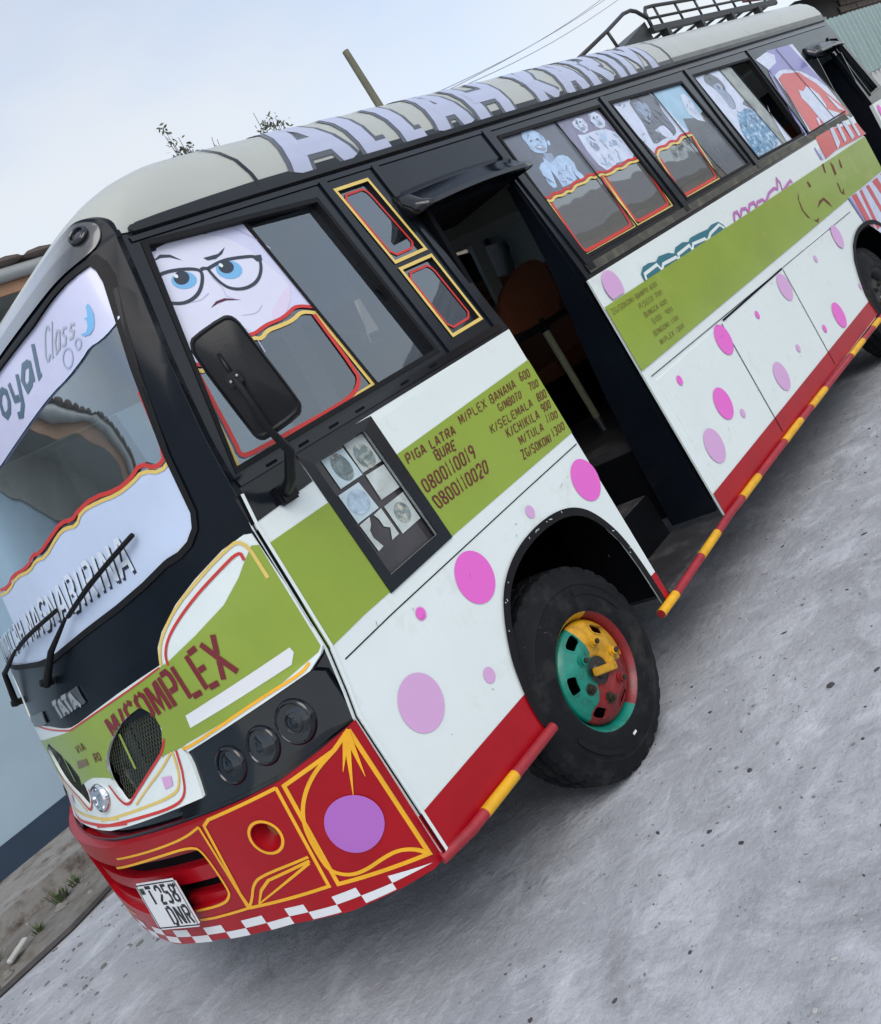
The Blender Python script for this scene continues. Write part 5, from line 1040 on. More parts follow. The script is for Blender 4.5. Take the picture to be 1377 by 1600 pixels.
def mapR(u, v, w):              # u along the bus, v = 0..8 along the roof profile rings
    v = max(0., min(7.999, v)); i = int(v); f = v - i
    y = RY[i] + (RY[i + 1] - RY[i]) * f; z = RS[i] + (RS[i + 1] - RS[i]) * f
    ny, nz = -(RS[i + 1] - RS[i]), (RY[i + 1] - RY[i]); l = math.hypot(ny, nz)
    return (u, y + ny / l * w, z + nz / l * w)
plate('black_edge', [[[(.852, .01), (5.32, .02), (5.32, .62), (1.45, .58), (1.2, .5), (1.0, .40), (.90, .32), (.868, .2)]]], mapR, black, roof, .003, 0, .5, .25)
plate('grey_edge', [[[(5.33, .02), (8.87, .02), (8.87, .7), (5.33, .7)]]], mapR, mat('grime_grey', (.16, .17, .16), .4, var=.3, vs=6), roof, .003, 0, .5, .25)
stroke('roof_seam', [(1.47, .1), (1.46, 2), (1.42, 4.5), (1.37, 6.5)], .018, mapR, black, roof, .004, dv=.5)
stroke('roof_seam', [(5.32, .1), (5.32, 7)], .02, mapR, black, roof, .004, dv=.5)
lav = mat('lavender_lettering', (.40, .44, .58), .35, coat=.2, var=.06, vs=4); lav_w = mat('white_outline', (.50, .52, .52), .35); ink_rf = mat('roof_outline', (.08, .09, .11), .35, coat=.2)
B = [1.64, 2.06, 2.34, 2.60, 2.935, 3.32, 3.52, 3.83, 4.14, 4.50, 4.64, 5.10]
def roof_letter(c, x0, x1):
    v0, v1 = .22, 4.55
    X = lambda s: x0 + .065 + (x1 - x0 - .13) * s
    G = {'A': [[(0, 0), (.42, 1), (.58, 1), (1, 0)], [(.2, .34), (.8, .34)]], 'L': [[(0.1, 1), (0.1, 0), (.9, 0)]], 'H': [[(.05, 0), (.05, 1)], [(.95, 0), (.95, 1)], [(.05, .42), (.95, .42)]],
         'K': [[(.05, 0), (.05, 1)], [(.95, 1), (.1, .42), (.95, 0)]], 'R': [[(.05, 0), (.05, 1), (.7, 1), (.92, .8), (.8, .52), (.1, .45)], [(.4, .45), (.95, 0)]], 'I': [[(.5, 0), (.5, 1)]], 'M': [[(0, 0), (.05, 1), (.5, .3), (.95, 1), (1, 0)]]}[c]
    V = lambda t: v0 + (v1 - v0) * (.12 * t + .88 * t * t) if False else v0 + (v1 - v0) * t
    for wd, m_, w in ((.142, ink_rf, .0035), (.094, lav, .0048)):
        qs = []
        for j, pl in enumerate(G):
            # widths are metric along x, about seven profile steps per 0.5 m of arc
            pts = [(X(s), t * .34) for s, t in pl]
            for qd in stroke_quads(pts, wd): qs.append(([(p[0], max(.03, v0 + p[1] / .34 * (v1 - v0))) for p in qd], j * .0005))
        plate('roof_lettering', None, mapR, m_, roof, w=w, strips=qs, dv=.25)
for c, i in zip('ALLAHKARIM', (0, 1, 2, 3, 4, 6, 7, 8, 9, 10)): roof_letter(c, B[i], B[i + 1])

# ------------------------------------------------------------------ body shell beyond the near side
far = lambda u, v, w: (u, 2 * YC - tum(v) + w, v)
FH = [[(x, 2.55), (x + .98, 2.55), (x + 1.0, 1.85), (x, 1.85)] for x in (1.0, 2.15, 3.3, 4.45, 5.6, 6.75)]
fo = [(lerp_tab(CORNER, z) + .003, z) for z in (.465, 1.0, 1.22, 1.65, 1.95, 2.23, 2.47, 2.65)] + [(8.86, 2.65), (9.09, 1.85), (9.12, .45)]
fs = plate('far_side_panel', [[fo] + FH], far, white, BUS, 0, .04)
for i, h in enumerate(FH):
    plate('far_pane', [[h]], far, pane_mist, fs, -.02)
bm = bmesh.new(); v = [bm.verts.new(p) for p in ((9.115, .0, .45), (9.115, 2 * YC, .45), (9.115, 2 * YC, 1.75), (9.085, 2 * YC - .02, 1.85), (8.86, 2 * YC - .12, 2.66), (8.86, .12, 2.66), (9.085, .02, 1.85), (9.115, .0, 1.75))]; bm.faces.new(v); bm_obj('rear_wall', bm, white, BUS)
box('floor', (.75, .415, .90), (2.15, 2 * YC - .05, .95), darkgrey, BUS); box('floor', (2.15, .62, .90), (2.88, 2 * YC - .05, .95), darkgrey, BUS); box('floor', (2.91, .05, .90), (5.95, 2 * YC - .05, .95), darkgrey, BUS); box('floor', (5.95, .505, .90), (7.3, 2 * YC - .05, .95), darkgrey, BUS); box('floor', (7.3, .05, .90), (7.79, 2 * YC - .05, .95), darkgrey, BUS); box('floor', (7.8, .62, .90), (9.05, 2 * YC - .05, .95), darkgrey, BUS)
box('chassis', (.7, .42, .40), (2.12, 2.08, .899), dark, BUS); box('chassis', (2.12, .66, .42), (2.9, 2.08, .899), dark, BUS); box('chassis', (2.9, .06, .50), (6.0, 2.44, .899), dark, BUS); box('chassis', (6.0, .50, .42), (9.0, 2.0, .899), dark, BUS)
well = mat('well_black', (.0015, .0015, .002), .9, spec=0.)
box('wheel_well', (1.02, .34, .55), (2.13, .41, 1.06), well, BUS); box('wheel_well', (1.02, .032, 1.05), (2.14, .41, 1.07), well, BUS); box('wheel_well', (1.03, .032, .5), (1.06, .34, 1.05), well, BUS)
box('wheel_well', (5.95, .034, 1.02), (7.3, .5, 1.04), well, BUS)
# door step well, jambs, hood
box('entry_step', (2.155, -.012, .395), (2.872, .33, .425), darkgrey, BUS, .004); box('entry_step', (2.155, .33, .425), (2.872, .345, .66), dark, BUS); box('entry_step', (2.155, .345, .64), (2.872, .62, .665), darkgrey, BUS, .004); box('entry_step', (2.155, .62, .665), (2.872, .64, .899), dark, BUS)
box('door_jamb', (2.122, .034, .425), (2.152, .62, 2.37), dark, BUS); plate('door_jamb', [[[(.034, .455), (.30, .455), (.28, .84), (.25, 1.2), (.205, 1.56), (.15, 1.9), (.13, 2.33), (.088, 2.33), (.04, 1.8)]]], lambda u, v, w: (2.877 - w, u, v), black, BUS, 0, .028)
box('door_jamb', (2.13, .085, 2.345), (2.89, .5, 2.40), dark, BUS)
box('door_jamb', (7.80, .034, .455), (7.818, .62, 2.33), black, BUS); box('door_jamb', (8.50, .034, .455), (8.52, .62, 2.30), black, BUS); box('entry_step', (7.82, .0, .42), (8.5, .6, .45), darkgrey, BUS)
def hood(x0, x1, zt, zb, out=.12):
    bm = bmesh.new(); n_ = 12; rows = []
    prof = [(0.0, zt), (.03, zt - .03), (.07, zt - .075), (out, zb + .02), (out, zb), (out - .02, zb - .005)]
    for i in range(n_ + 1):
        x = x0 + (x1 - x0) * i / n_; sag = .012 * sin(pi * i / n_)
        rows.append([bm.verts.new((x, tum(z) - o, z + sag)) for o, z in prof])
    for a, b in zip(rows, rows[1:]):
        for k in range(len(prof) - 1): bm.faces.new((a[k], b[k], b[k + 1], a[k + 1]))
    for r in (rows[0], rows[-1]):
        bm.faces.new([bm.verts.new(v.co) for v in r] + [bm.verts.new((r[0].co.x, tum(zb), zb))])
    bmesh.ops.recalc_face_normals(bm, faces=bm.faces[:])
    o = bm_obj('door_hood', bm, black2, BUS, smooth=True, autosmooth=45); md = o.modifiers.new('s', 'SOLIDIFY'); md.thickness = .006; md.offset = -1
hood(2.06, 2.91, 2.47, 2.345); hood(7.78, 8.55, 2.46, 2.35, .10)
# partition board on a post, seats behind
bd_half = [(3.22, 1.72), (3.25, 1.90), (3.33, 1.96), (3.50, 2.03), (3.70, 2.06), (3.84, 2.03), (3.86, 1.95), (3.80, 1.70), (3.5, 1.70)]
pl = lambda u, v, w: (u, .8 - w, v)
pb = plate('partition_board', [[smooth_line(bd_half + [bd_half[0]], 1)[:-1]]], pl, brownseat, BUS, 0, .03)
tube('partition_post', [(3.535, .815, .95), (3.535, .815, 1.04)], .02, alu, BUS); tube('partition_post', [(3.535, .815, 1.04), (3.53, .815, 1.64)], .022, creampole, BUS); tube('partition_post', [(3.53, .815, 1.64), (3.53, .815, 1.72)], .03, rubber, BUS)
box('partition_rail', (3.2, .79, 1.66), (3.8, .84, 1.70), rubber, BUS, .005)
for i, (x, y) in enumerate([(x, y) for x in (1.25,) for y in (1.75,)] + [(x, y) for x in (4.2, 5.0, 5.8, 6.6, 7.3) for y in (.12, 1.35) if (x, y) != (4.2, .12)]):
    st = empty('seat', BUS)
    box('seat_cushion', (x, y, 1.30), (x + .45, y + .9, 1.42), brownseat, st, .03); box('seat_back', (x + .42, y, 1.38), (x + .54, y + .9, 1.98), brownseat, st, .04)
    box('seat_frame', (x + .05, y + .1, .95), (x + .4, y + .8, 1.30), dark, st)
# steering wheel and dash
box('dashboard', (.62, .25, 1.25), (.95, 2.2, 1.62), dark, BUS, .03)
bm = bmesh.new(); add_tube(bm, [(cos(2 * pi * k / 28) * .22, sin(2 * pi * k / 28) * .22, 0) for k in range(29)], .013, 8, False); add_tube(bm, [(-.22, 0, 0), (.22, 0, 0)], .01, 6); add_tube(bm, [(0, 0, 0), (0, 0, -.4)], .02, 8); bm.transform(Matrix.Translation((1.0, 1.8, 1.72)) @ Matrix.Rotation(radians(-35), 4, 'Y')); bm_obj('steering_wheel', bm, dark, BUS, smooth=True)

# ------------------------------------------------------------------ lower rails
rail_m = mat('worn_red_rail', (.33, .02, .03), .45, var=.3, vs=12, bump=.1, bs=30); yel_m = mat('worn_yellow_rail', (.72, .38, .01), .45, var=.25, vs=14, bump=.1, bs=30)
def rail(pts, bands):
    ra = tube('lower_rail', pts, .020, rail_m, BUS, 14)
    for a, b in bands:
        def at_(x):
            for p, q_ in zip(pts, pts[1:]):
                if p[0] <= x <= q_[0]: return Vector(p).lerp(Vector(q_), (x - p[0]) / (q_[0] - p[0]))
            return Vector(pts[-1] if x > pts[-1][0] else pts[0])
        tube('yellow_band', [at_(a), at_((a + b) / 2), at_(b)], .0212, yel_m, ra, 14)
rail([(.47, .012, .468), (.60, -.02, .466), (1.135, -.02, .462)], D['yelf'])
rail([(2.02, -.012, .382), (2.2, -.018, .386), (2.5, -.02, .400), (2.9, -.02, .413), (4.0, -.02, .416), (6.0, -.02, .402), (6.08, -.02, .40)], [(2.021, 2.174)] + D['yel'][1:])
rail([(8.5, -.02, .42), (9.1, -.02, .42)], [(8.7, 8.9)])

# ------------------------------------------------------------------ wheels
rim_y = mat('rim_yellow', (.60, .31, .01), .42, coat=.1, var=.4, vs=18, col2=(.05, .03, .012), c2s=14, c2lo=.54, c2hi=.72); rim_r = mat('rim_red', (.22, .008, .010), .42, coat=.1, var=.4, vs=18, col2=(.03, .015, .014), c2s=14, c2lo=.54, c2hi=.72); rim_g = mat('rim_green', (.0, .20, .145), .4, coat=.2, var=.3, vs=18, col2=(.012, .03, .025), c2s=14, c2lo=.54, c2hi=.72)
def make_wheel(x, y0, R=.437, painted=True, deep=0.):
    """y0 = outer sidewall plane, the wheel turns about Y"""
    wh = empty('wheel', BUS, (x, y0, R - .006))
    wh.rotation_euler = (pi / 2, 0, 0)       # local z looks out (-Y), local x forward to +X, local y up
    I4 = Matrix.Identity(4)
    bm = bmesh.new(); seg = 144
    prof = [(.222, -.10, 0), (.232, -.03, 0), (.240, .004, 0), (.262, .014, 0), (.300, .012, 0), (.345, .004, 0), (.352, .007, 0), (.358, .002, 0), (.392, -.012, 0), (.405, -.016, 0), (.416, -.024, 1), (R - .004, -.034, 1), (R, -.046, 1), (R, -.075, 1), (R - .012, -.078, 0), (R - .012, -.088, 0), (R, -.091, 1), (R + .001, -.13, 1), (R - .012, -.133, 0), (R - .012, -.143, 0), (R, -.146, 1), (R, -.185, 1), (R - .006, -.205, 1), (.405, -.224, 0), (.34, -.244, 0), (.262, -.246, 0), (.23, -.22, 0)]
    rg = []
    for r, h, lug in prof:
        ring = []
        for k in range(seg):
            rr = r - (.009 if lug and (k % 4 == 3) else 0); a = 2 * pi * (k + (.6 if h < -.11 else 0)) / seg
            ring.append(bm.verts.new((rr * cos(a), rr * sin(a), h)))
        rg.append(ring)
    for a, b in zip(rg, rg[1:]):
        for k in range(seg): bm.faces.new((a[k], a[(k + 1) % seg], b[(k + 1) % seg], b[k]))
    bmesh.ops.recalc_face_normals(bm, faces=bm.faces[:])
    ty = bm_obj('tyre', bm, tyre_m, wh, smooth=True, autosmooth=28)
    stroke('size_moulding', [(.318 * cos(radians(a)), .318 * sin(radians(a))) for a in range(20, 76, 4)], .02, lambda u, v, w: (u, v, w), rubber, ty, .0135)
    stroke('size_moulding', [(.318 * cos(radians(a)), .318 * sin(radians(a))) for a in range(200, 250, 4)], .02, lambda u, v, w: (u, v, w), rubber, ty, .0135)
    ms = [rim_y, rim_r, rim_g] if painted else [mat('rim_dark', (.03, .03, .032), .5, var=.4, vs=15)] * 3
    def fl(a):
        a = a % 360
        return 0 if 60 < a < 150 else (1 if (a <= 60 or a > 290) else 2)
    def dk(a):
        a = a % 360
        return 0 if (a > 347 or a < 92) else (2 if a < 216 else 1)
    rim = lathe('rim', [(.205, -.10), (.210, -.045), (.222, -.02), (.232, -.004), (.240, .003), (.245, .0)], ms, wh, I4, 72, fl, sharp=50)
    # disc with six hand holes, built as a ring of sectors
    holes = [(46 + 60 * k, .168) for k in range(6)]
    def zz(r): return -deep + lerp_tab([(0, .008), (.07, .008), (.085, .018), (.125, .022), (.15, .012), (.185, -.006), (.20, -.018), (.212, -.03)], r)
    bm = bmesh.new(); nA, rad = 324, [.058, .07, .085, .105, .125, .138] + [.144 + .004 * k for k in range(13)] + [.200, .211]
    def inhole(a, r):
        for ha, hr in holes:
            da = (a - ha + 180) % 360 - 180; s_ = radians(da) * hr; d_ = r - hr
            if (s_ / .036) ** 4 + (d_ / .021) ** 4 < 1: return True
        return False
    vv = [[bm.verts.new((r * cos(2 * pi * k / nA), r * sin(2 * pi * k / nA), zz(r))) for k in range(nA)] for r in rad]
    for i in range(len(rad) - 1):
        for k in range(nA):
            a = (k + .5) * 360 / nA
            if inhole(a, (rad[i] + rad[i + 1]) / 2): continue
            f = bm.faces.new((vv[i][k], vv[i + 1][k], vv[i + 1][(k + 1) % nA], vv[i][(k + 1) % nA])); f.material_index = dk(a)
    bmesh.ops.recalc_face_normals(bm, faces=bm.faces[:])
    for v in [v for v in bm.verts if not v.link_faces]: bm.verts.remove(v)
    dsc = bm_obj('rim_disc', bm, ms, rim, smooth=True, autosmooth=40); md = dsc.modifiers.new('s', 'SOLIDIFY'); md.thickness = .010; md.offset = -1
    for ha, hr in holes:
        stroke('hole_lip', [((hr + .0225 * (abs(sin(t)) ** .5) * (1 if sin(t) > 0 else -1)) * cos(radians(ha) + .0375 / hr * (abs(cos(t)) ** .5) * (1 if cos(t) > 0 else -1)), (hr + .0225 * (abs(sin(t)) ** .5) * (1 if sin(t) > 0 else -1)) * sin(radians(ha) + .0375 / hr * (abs(cos(t)) ** .5) * (1 if cos(t) > 0 else -1))) for t in [2 * pi * k / 24 for k in range(24)]], .007, lambda u, v, w: (u, v, zz(math.hypot(u, v)) + w), ms[dk(ha)], rim, .0025, closed=True)
    lathe('rim_well', [(.0, -.11), (.21, -.11)], dark, rim, I4, 24)
    nutm = mat('greasy_nut', (.05, .045, .03), .4, metal=.5, var=.5, vs=30)
    for k in range(6):
        a = radians(8 + 60 * k); mw = Matrix.Translation((.113 * cos(a), .113 * sin(a), zz(.113)))
        nt_ = lathe('wheel_nut', [(.024, 0), (.024, .004), (.017, .005), (.017, .017), (.010, .019), (0, .019)], [nutm] if not painted else [(rim_y, rim_y, rim_g, nutm, nutm, rim_r)[k]], rim, mw, 6 if False else 12, sharp=25)
        lathe('stud', [(.0105, .018), (.0105, .027), (0, .028)], nutm, rim, mw, 10)
    hub = lathe('hub', [(0, .022 - deep), (.03, .022 - deep), (.036, .012 - deep), (.058, .008 - deep), (.07, -.01 - deep)], mat('greasy_hub', (.02, .02, .018), .35, var=.4, vs=20), rim, I4, 32)
    if painted:
        bm = bmesh.new(); add_box(bm, (-.055, -.016, .020), (.085, .016, .038)); bmesh.ops.bevel(bm, geom=bm.edges[:], offset=.004, segments=2, affect='EDGES'); bm.transform(Matrix.Rotation(radians(-22), 4, 'Z')); bm_obj('hub_bar', bm, rim_y, rim)
        bm = bmesh.new(); add_box(bm, (-.012, -.005, 0), (.012, .005, .002)); bm.transform(Matrix.Translation((-.018, -.291, .0125)) @ Matrix.Rotation(radians(0), 4, 'Z')); tg = bm_obj('tyre_tag', bm, plate_white, ty)
    return wh
make_wheel(1.545, .035); make_wheel(6.62, .06, painted=False, deep=.05); make_wheel(1.545, 2 * YC - .29, painted=False); make_wheel(6.62, 2 * YC - .31, painted=False)
box('front_axle', (1.49, .2, .40), (1.60, 2.3, .47), dark, BUS); box('rear_axle', (6.56, .2, .37), (6.68, 2.3, .50), dark, BUS)

# ------------------------------------------------------------------ roof rack
rk = empty('roof_rack', BUS)
rk_m = mat('rack_black', (.018, .02, .022), .45, var=.3, vs=12)
R_ = D['rack']
for y in (.45, 2 * YC - .45):
    bm = bmesh.new()
    P3 = lambda a: (a[0], y, a[1])
    add_tube(bm, [P3(R_[0]), P3(R_[1]), P3((5.80, 3.235)), P3(R_[2]), P3((6.02, 3.235)), P3(R_[3])], .014, 8)
    add_tube(bm, [P3(R_[1]), P3((R_[7][0], 2.99))], .012, 8)
    add_tube(bm, [P3((6.14, 3.05)), P3((6.15, 3.21)), P3((6.20, 3.25)), P3((6.35, 3.255)), P3((7.0, 3.25)), P3((8.9, 3.25)), P3((9.0, 3.2)), P3((9.0, 3.05))], .014, 8)
    add_tube(bm, [P3((6.14, 3.165)), P3((9.0, 3.165))], .011, 8)
    for x in (6.35, 6.75, 7.15, 7.55, 7.95, 8.35, 8.75): add_tube(bm, [P3((x, 3.06)), P3((x, 3.25))], .010, 8)
    bm_obj('rack_side', bm, rk_m, rk, smooth=True)
    for x in (6.3, 7.0, 7.7, 8.4): box('rack_foot', (x, y - .03, 2.97), (x + .06, y + .03, 3.06), rk_m, rk)
    box('rack_board', (6.1, y - .02, 3.055), (9.0, y + .02, 3.10), rk_m, rk)
for k in range(9): tube('rack_crossbar', [(6.15 + .35 * k, .45, 3.085), (6.15 + .35 * k, 2 * YC - .45, 3.085)], .012, rk_m, rk, 8)
bm = bmesh.new(); v = [bm.verts.new(p) for p in ((5.5, .47, 2.99), (6.12, .47, 3.0), (6.12, .47, 3.16), (5.5, 2.03, 2.99), (6.12, 2.03, 3.0), (6.12, 2.03, 3.16))]
for f in ((0, 1, 2), (3, 5, 4), (0, 2, 5, 3), (1, 4, 5, 2)): bm.faces.new([v[i] for i in f])
bmesh.ops.recalc_face_normals(bm, faces=bm.faces[:]); bm_obj('rack_fairing', bm, rk_m, rk)
# ------------------------------------------------------------------ ground
def ground_mat():
    m = bpy.data.materials.new('packed_ground'); m.use_nodes = True
    n = m.node_tree.nodes; L = m.node_tree.links; b = n['Principled BSDF']; b.inputs['Roughness'].default_value = .85
    b.inputs['Specular IOR Level'].default_value = .25
    tc = n.new('ShaderNodeTexCoord')
    def noise(sc, det=8, ro=.6, stretch=None, dist=0.):
        x = n.new('ShaderNodeTexNoise'); x.inputs['Scale'].default_value = sc; x.inputs['Detail'].default_value = det; x.inputs['Roughness'].default_value = ro; x.inputs['Distortion'].default_value = dist
        if stretch:
            mp = n.new('ShaderNodeMapping'); mp.inputs['Scale'].default_value = stretch; mp.inputs['Rotation'].default_value = (0, 0, .5)
            L.new(tc.outputs['Object'], mp.inputs['Vector']); L.new(mp.outputs[0], x.inputs['Vector'])
        else: L.new(tc.outputs['Object'], x.inputs['Vector'])
        return x.outputs[0]
    def ramp(src, lo, hi):
        r = n.new('ShaderNodeMapRange'); r.inputs[1].default_value = lo; r.inputs[2].default_value = hi; L.new(src, r.inputs[0]); return r.outputs[0]
    def mixc(f, a, bcol):
        x = n.new('ShaderNodeMix'); x.data_type = 'RGBA'; L.new(f, x.inputs[0])
        if isinstance(a, tuple): x.inputs[6].default_value = a + (1,)
        else: L.new(a, x.inputs[6])
        x.inputs[7].default_value = bcol + (1,); return x.outputs[2]
    c = mixc(ramp(noise(.7, 6), .3, .7), (.31, .325, .355), (.395, .41, .44))
    c = mixc(ramp(noise(3.0, 12, .72, (1, 1.35, 1), .7), .48, .72), c, (.55, .575, .62))
    c = mixc(ramp(noise(2.1, 12, .75, (1.25, 1, 1), .9), .52, .74), c, (.25, .255, .27))
    c = mixc(ramp(noise(7.5, 12, .75, None, .6), .57, .72), c, (.50, .52, .55))
    c = mixc(ramp(noise(13, 10, .75, None, .3), .60, .75), c, (.22, .22, .23))
    c = mixc(ramp(noise(48, 6, .75), .60, .72), c, (.15, .148, .15))
    c = mixc(ramp(noise(70, 5, .75), .64, .74), c, (.55, .56, .58))
    L.new(c, b.inputs['Base Color'])
    bp = n.new('ShaderNodeBump'); bp.inputs['Strength'].default_value = .8; bp.inputs['Distance'].default_value = .03
    ad = n.new('ShaderNodeMath'); ad.operation = 'ADD'; mu_ = n.new('ShaderNodeMath'); mu_.operation = 'MULTIPLY'; mu_.inputs[1].default_value = .35
    L.new(noise(28, 8, .7), mu_.inputs[0]); L.new(noise(5, 8, .65), ad.inputs[0]); L.new(mu_.outputs[0], ad.inputs[1]); L.new(ad.outputs[0], bp.inputs['Height']); L.new(bp.outputs[0], b.inputs['Normal'])
    return m
gm = ground_mat()
bm = bmesh.new(); bmesh.ops.create_grid(bm, x_segments=1, y_segments=1, size=400)
gd = bm_obj('ground', bm, gm); tag(gd, 'grey packed earth and worn concrete yard under the bus', kind='structure')
# chips and pebbles lying on the yard
def chips(name, num, sizes, m, label, region, seed, flat=.45):
    rnd = random.Random(seed); vs = []; fs = []
    for _ in range(num):
        x = rnd.uniform(region[0], region[1]); y = rnd.uniform(region[2], region[3]); s = rnd.choice(sizes) * rnd.uniform(.5, 1.3); a = rnd.uniform(0, pi); el = rnd.uniform(.35, .95)
        n_ = rnd.choice((5, 6, 7)); b0 = len(vs)
        for ly, (sc, h) in enumerate(((1.0, -.05), (.95, flat * .6), (.5, flat))):
            for k in range(n_):
                t = 2 * pi * k / n_ + ly * .2; r = s * sc * rnd.uniform(.75, 1.2)
                u, v = r * cos(t), r * el * sin(t)
                vs.append((x + u * cos(a) - v * sin(a), y + u * sin(a) + v * cos(a), s * h * rnd.uniform(.7, 1.2)))
        for ly in (0, 1):
            for k in range(n_): fs.append((b0 + ly * n_ + k, b0 + ly * n_ + (k + 1) % n_, b0 + (ly + 1) * n_ + (k + 1) % n_, b0 + (ly + 1) * n_ + k))
        fs.append(tuple(b0 + 2 * n_ + k for k in range(n_)))
    me = bpy.data.meshes.new(name); me.from_pydata(vs, [], fs); o = link(name, me, m); return tag(o, label, 'stones', kind='stuff')
stone_d = mat('dark_chip', (.055, .055, .06), .8, var=.4, vs=30); stone_l = mat('pale_chip', (.42, .42, .42), .8, var=.3, vs=30); stone_g = mat('grey_chip', (.19, .19, .195), .85, var=.4, vs=30)
chips('dark_gravel', 240, (.003, .004, .005, .008, .013), stone_d, 'dark stone chips scattered over the grey yard', (.2, 6.5, -1.9, .1), 3)
chips('dark_shards', 46, (.010, .014, .018), stone_d, 'larger dark stone shards lying on the grey yard', (.6, 5.5, -1.8, -.1), 13, .3)
chips('pale_gravel', 260, (.003, .004, .006, .009), stone_l, 'pale stone chips scattered over the grey yard', (.2, 6.0, -2.0, .0), 4)
chips('grey_gravel', 1500, (.003, .004, .006, .008), stone_g, 'fine grey grit lying over the yard', (-.5, 7, -2.1, .3), 5)
chips('front_gravel', 500, (.006, .008, .012, .02), stone_g, 'loose grey grit on the ground before the house', (-1.5, 2.5, 2.6, 4.3), 6)

# ------------------------------------------------------------------ house on the far side of the yard
wall_b = mat('blue_wall_paint', (.31, .41, .49), .7, var=.12, vs=.8, bump=.1, bs=20); navy = mat('navy_wall_paint', (.022, .042, .075), .6, var=.12, vs=1.2, bump=.08, bs=20)
conc = mat('plinth_concrete', (.27, .26, .245), .85, var=.25, vs=4, col2=(.09, .065, .05), c2s=2.2, c2lo=.5, c2hi=.62, bump=.4, bs=30)
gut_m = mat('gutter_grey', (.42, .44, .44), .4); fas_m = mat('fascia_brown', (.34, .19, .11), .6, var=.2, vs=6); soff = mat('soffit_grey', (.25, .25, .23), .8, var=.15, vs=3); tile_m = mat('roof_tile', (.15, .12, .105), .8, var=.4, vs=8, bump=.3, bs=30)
HS = tag(empty('house', None, (-3, 6.2, 0)), 'pale blue house with navy base and overhanging tiled eave, left of the bus', 'house')
def hb(name, lo, hi, m, par=HS, bevel=0.): return box(name, [a - b for a, b in zip(lo, HS.location)], [a - b for a, b in zip(hi, HS.location)], m, par, bevel)
hb('wall', (-14, 6.2, .40), (7, 9.5, 4.62), wall_b); hb('base_band', (-14, 6.185, .16), (7, 9.5, .40), navy)
hb('eave_soffit', (-14.3, 5.6, 4.50), (7.3, 6.2, 4.53), soff); hb('fascia_board', (-14.3, 5.57, 4.50), (7.3, 5.60, 4.63), fas_m)
bm = bmesh.new(); add_tube(bm, [(-11.3, -.66, 4.70), (10.3, -.66, 4.66)], .065, 12); bm_obj('gutter', bm, gut_m, HS, smooth=True)
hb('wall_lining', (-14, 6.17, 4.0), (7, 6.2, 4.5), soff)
rf = empty('roof', HS); tmesh = None
for i in range(62):
    x = -14.4 + .35 * i
    for j in range(2):
        if tmesh is None:
            bm = bmesh.new(); add_tube(bm, [(0, 0, 0), (0, .42, .13)], .10, 8); o = bm_obj('roof_tile', bm, tile_m, rf, smooth=True); tmesh = o.data
        else:
            o = bpy.data.objects.new('roof_tile', tmesh); COL.objects.link(o); o.parent = rf
        o.location = (x - HS.location.x, 5.46 + .40 * j - HS.location.y, 4.76 + .125 * j); o.scale = (1.75, 1, .32)
bm = bmesh.new(); v = [bm.verts.new(p) for p in ((-11.4, -.05, 4.98), (10.4, -.05, 4.98), (10.4, 3.3, 5.9), (-11.4, 3.3, 5.9))]; bm.faces.new(v); bm_obj('roof_slope', bm, tile_m, rf)
for x in (-6.5, -2.6, 2.4):
    w_ = hb('window', (x, 6.16, 1.7), (x + 1.5, 6.2, 3.2), mat('window_frame_dark', (.05, .05, .05), .5)); hb('pane', (x + .08, 6.14, 1.78), (x + .72, 6.165, 3.12), black2, w_); hb('pane', (x + .78, 6.14, 1.78), (x + 1.42, 6.165, 3.12), black2, w_)
    for ch in w_.children: pass
ap = tag(box('apron', (-14, 5.18, 0), (7, 6.2, .165), conc), 'raised concrete apron along the foot of the house', kind='structure')
# rubble strip with weeds, and the edging groove
dirt = mat('dirt_strip', (.20, .19, .175), .9, var=.4, vs=5, col2=(.10, .085, .06), c2s=3.5, c2lo=.48, c2hi=.64, bump=.6, bs=14)
rnd = random.Random(11)
NXg, NYg = 120, 16; vs = []; fs = []
for i in range(NXg + 1):
    for j in range(NYg + 1):
        x = -4 + 9 * i / NXg; y = 4.15 + 1.03 * j / NYg
        h = .006 + .035 * sin(pi * j / NYg) * (.5 + .5 * sin(x * 2.1 + j * .3)) * rnd.uniform(.3, 1.3)
        vs.append((x, y, h if 0 < j < NYg else .004))
for i in range(NXg):
    for j in range(NYg): a = i * (NYg + 1) + j; fs.append((a, a + NYg + 1, a + NYg + 2, a + 1))
me = bpy.data.meshes.new('dirt_strip'); me.from_pydata(vs, [], fs); ds = link('dirt_strip', me, dirt, smooth=True); tag(ds, 'strip of rubble and dirt along the foot of the house', kind='structure')
bm = bmesh.new(); add_tube(bm, [(-4, 4.05, .01), (.4, 4.12, .015), (.75, 4.21, .02), (1.6, 4.30, .015)], .022, 6); o = bm_obj('edging_pipe', bm, mat('old_pipe', (.05, .045, .045), .6, var=.4, vs=9)); tag(o, 'thin dark pipe lying along the edge of the rubble strip', 'pipe')
chips('rubble', 260, (.012, .02, .03, .045), mat('rubble_grey', (.23, .22, .20), .9, var=.5, vs=12), 'broken rubble heaped along the foot of the house', (-2.5, 2.5, 4.2, 5.1), 8, .8)
bm = bmesh.new()
add_box(bm, (-.10, -.022, 0), (.10, .022, .03)); bmesh.ops.bevel(bm, geom=bm.edges[:], offset=.008, segments=1, affect='EDGES')
o = bm_obj('scrap_board', bm, mat('pale_scrap', (.5, .5, .47), .7, var=.3, vs=8)); o.location = (.15, 4.45, .05); o.rotation_euler = (.1, -.12, .55); tag(o, 'pale broken board lying in the rubble', 'board')
vs = []; fs = []
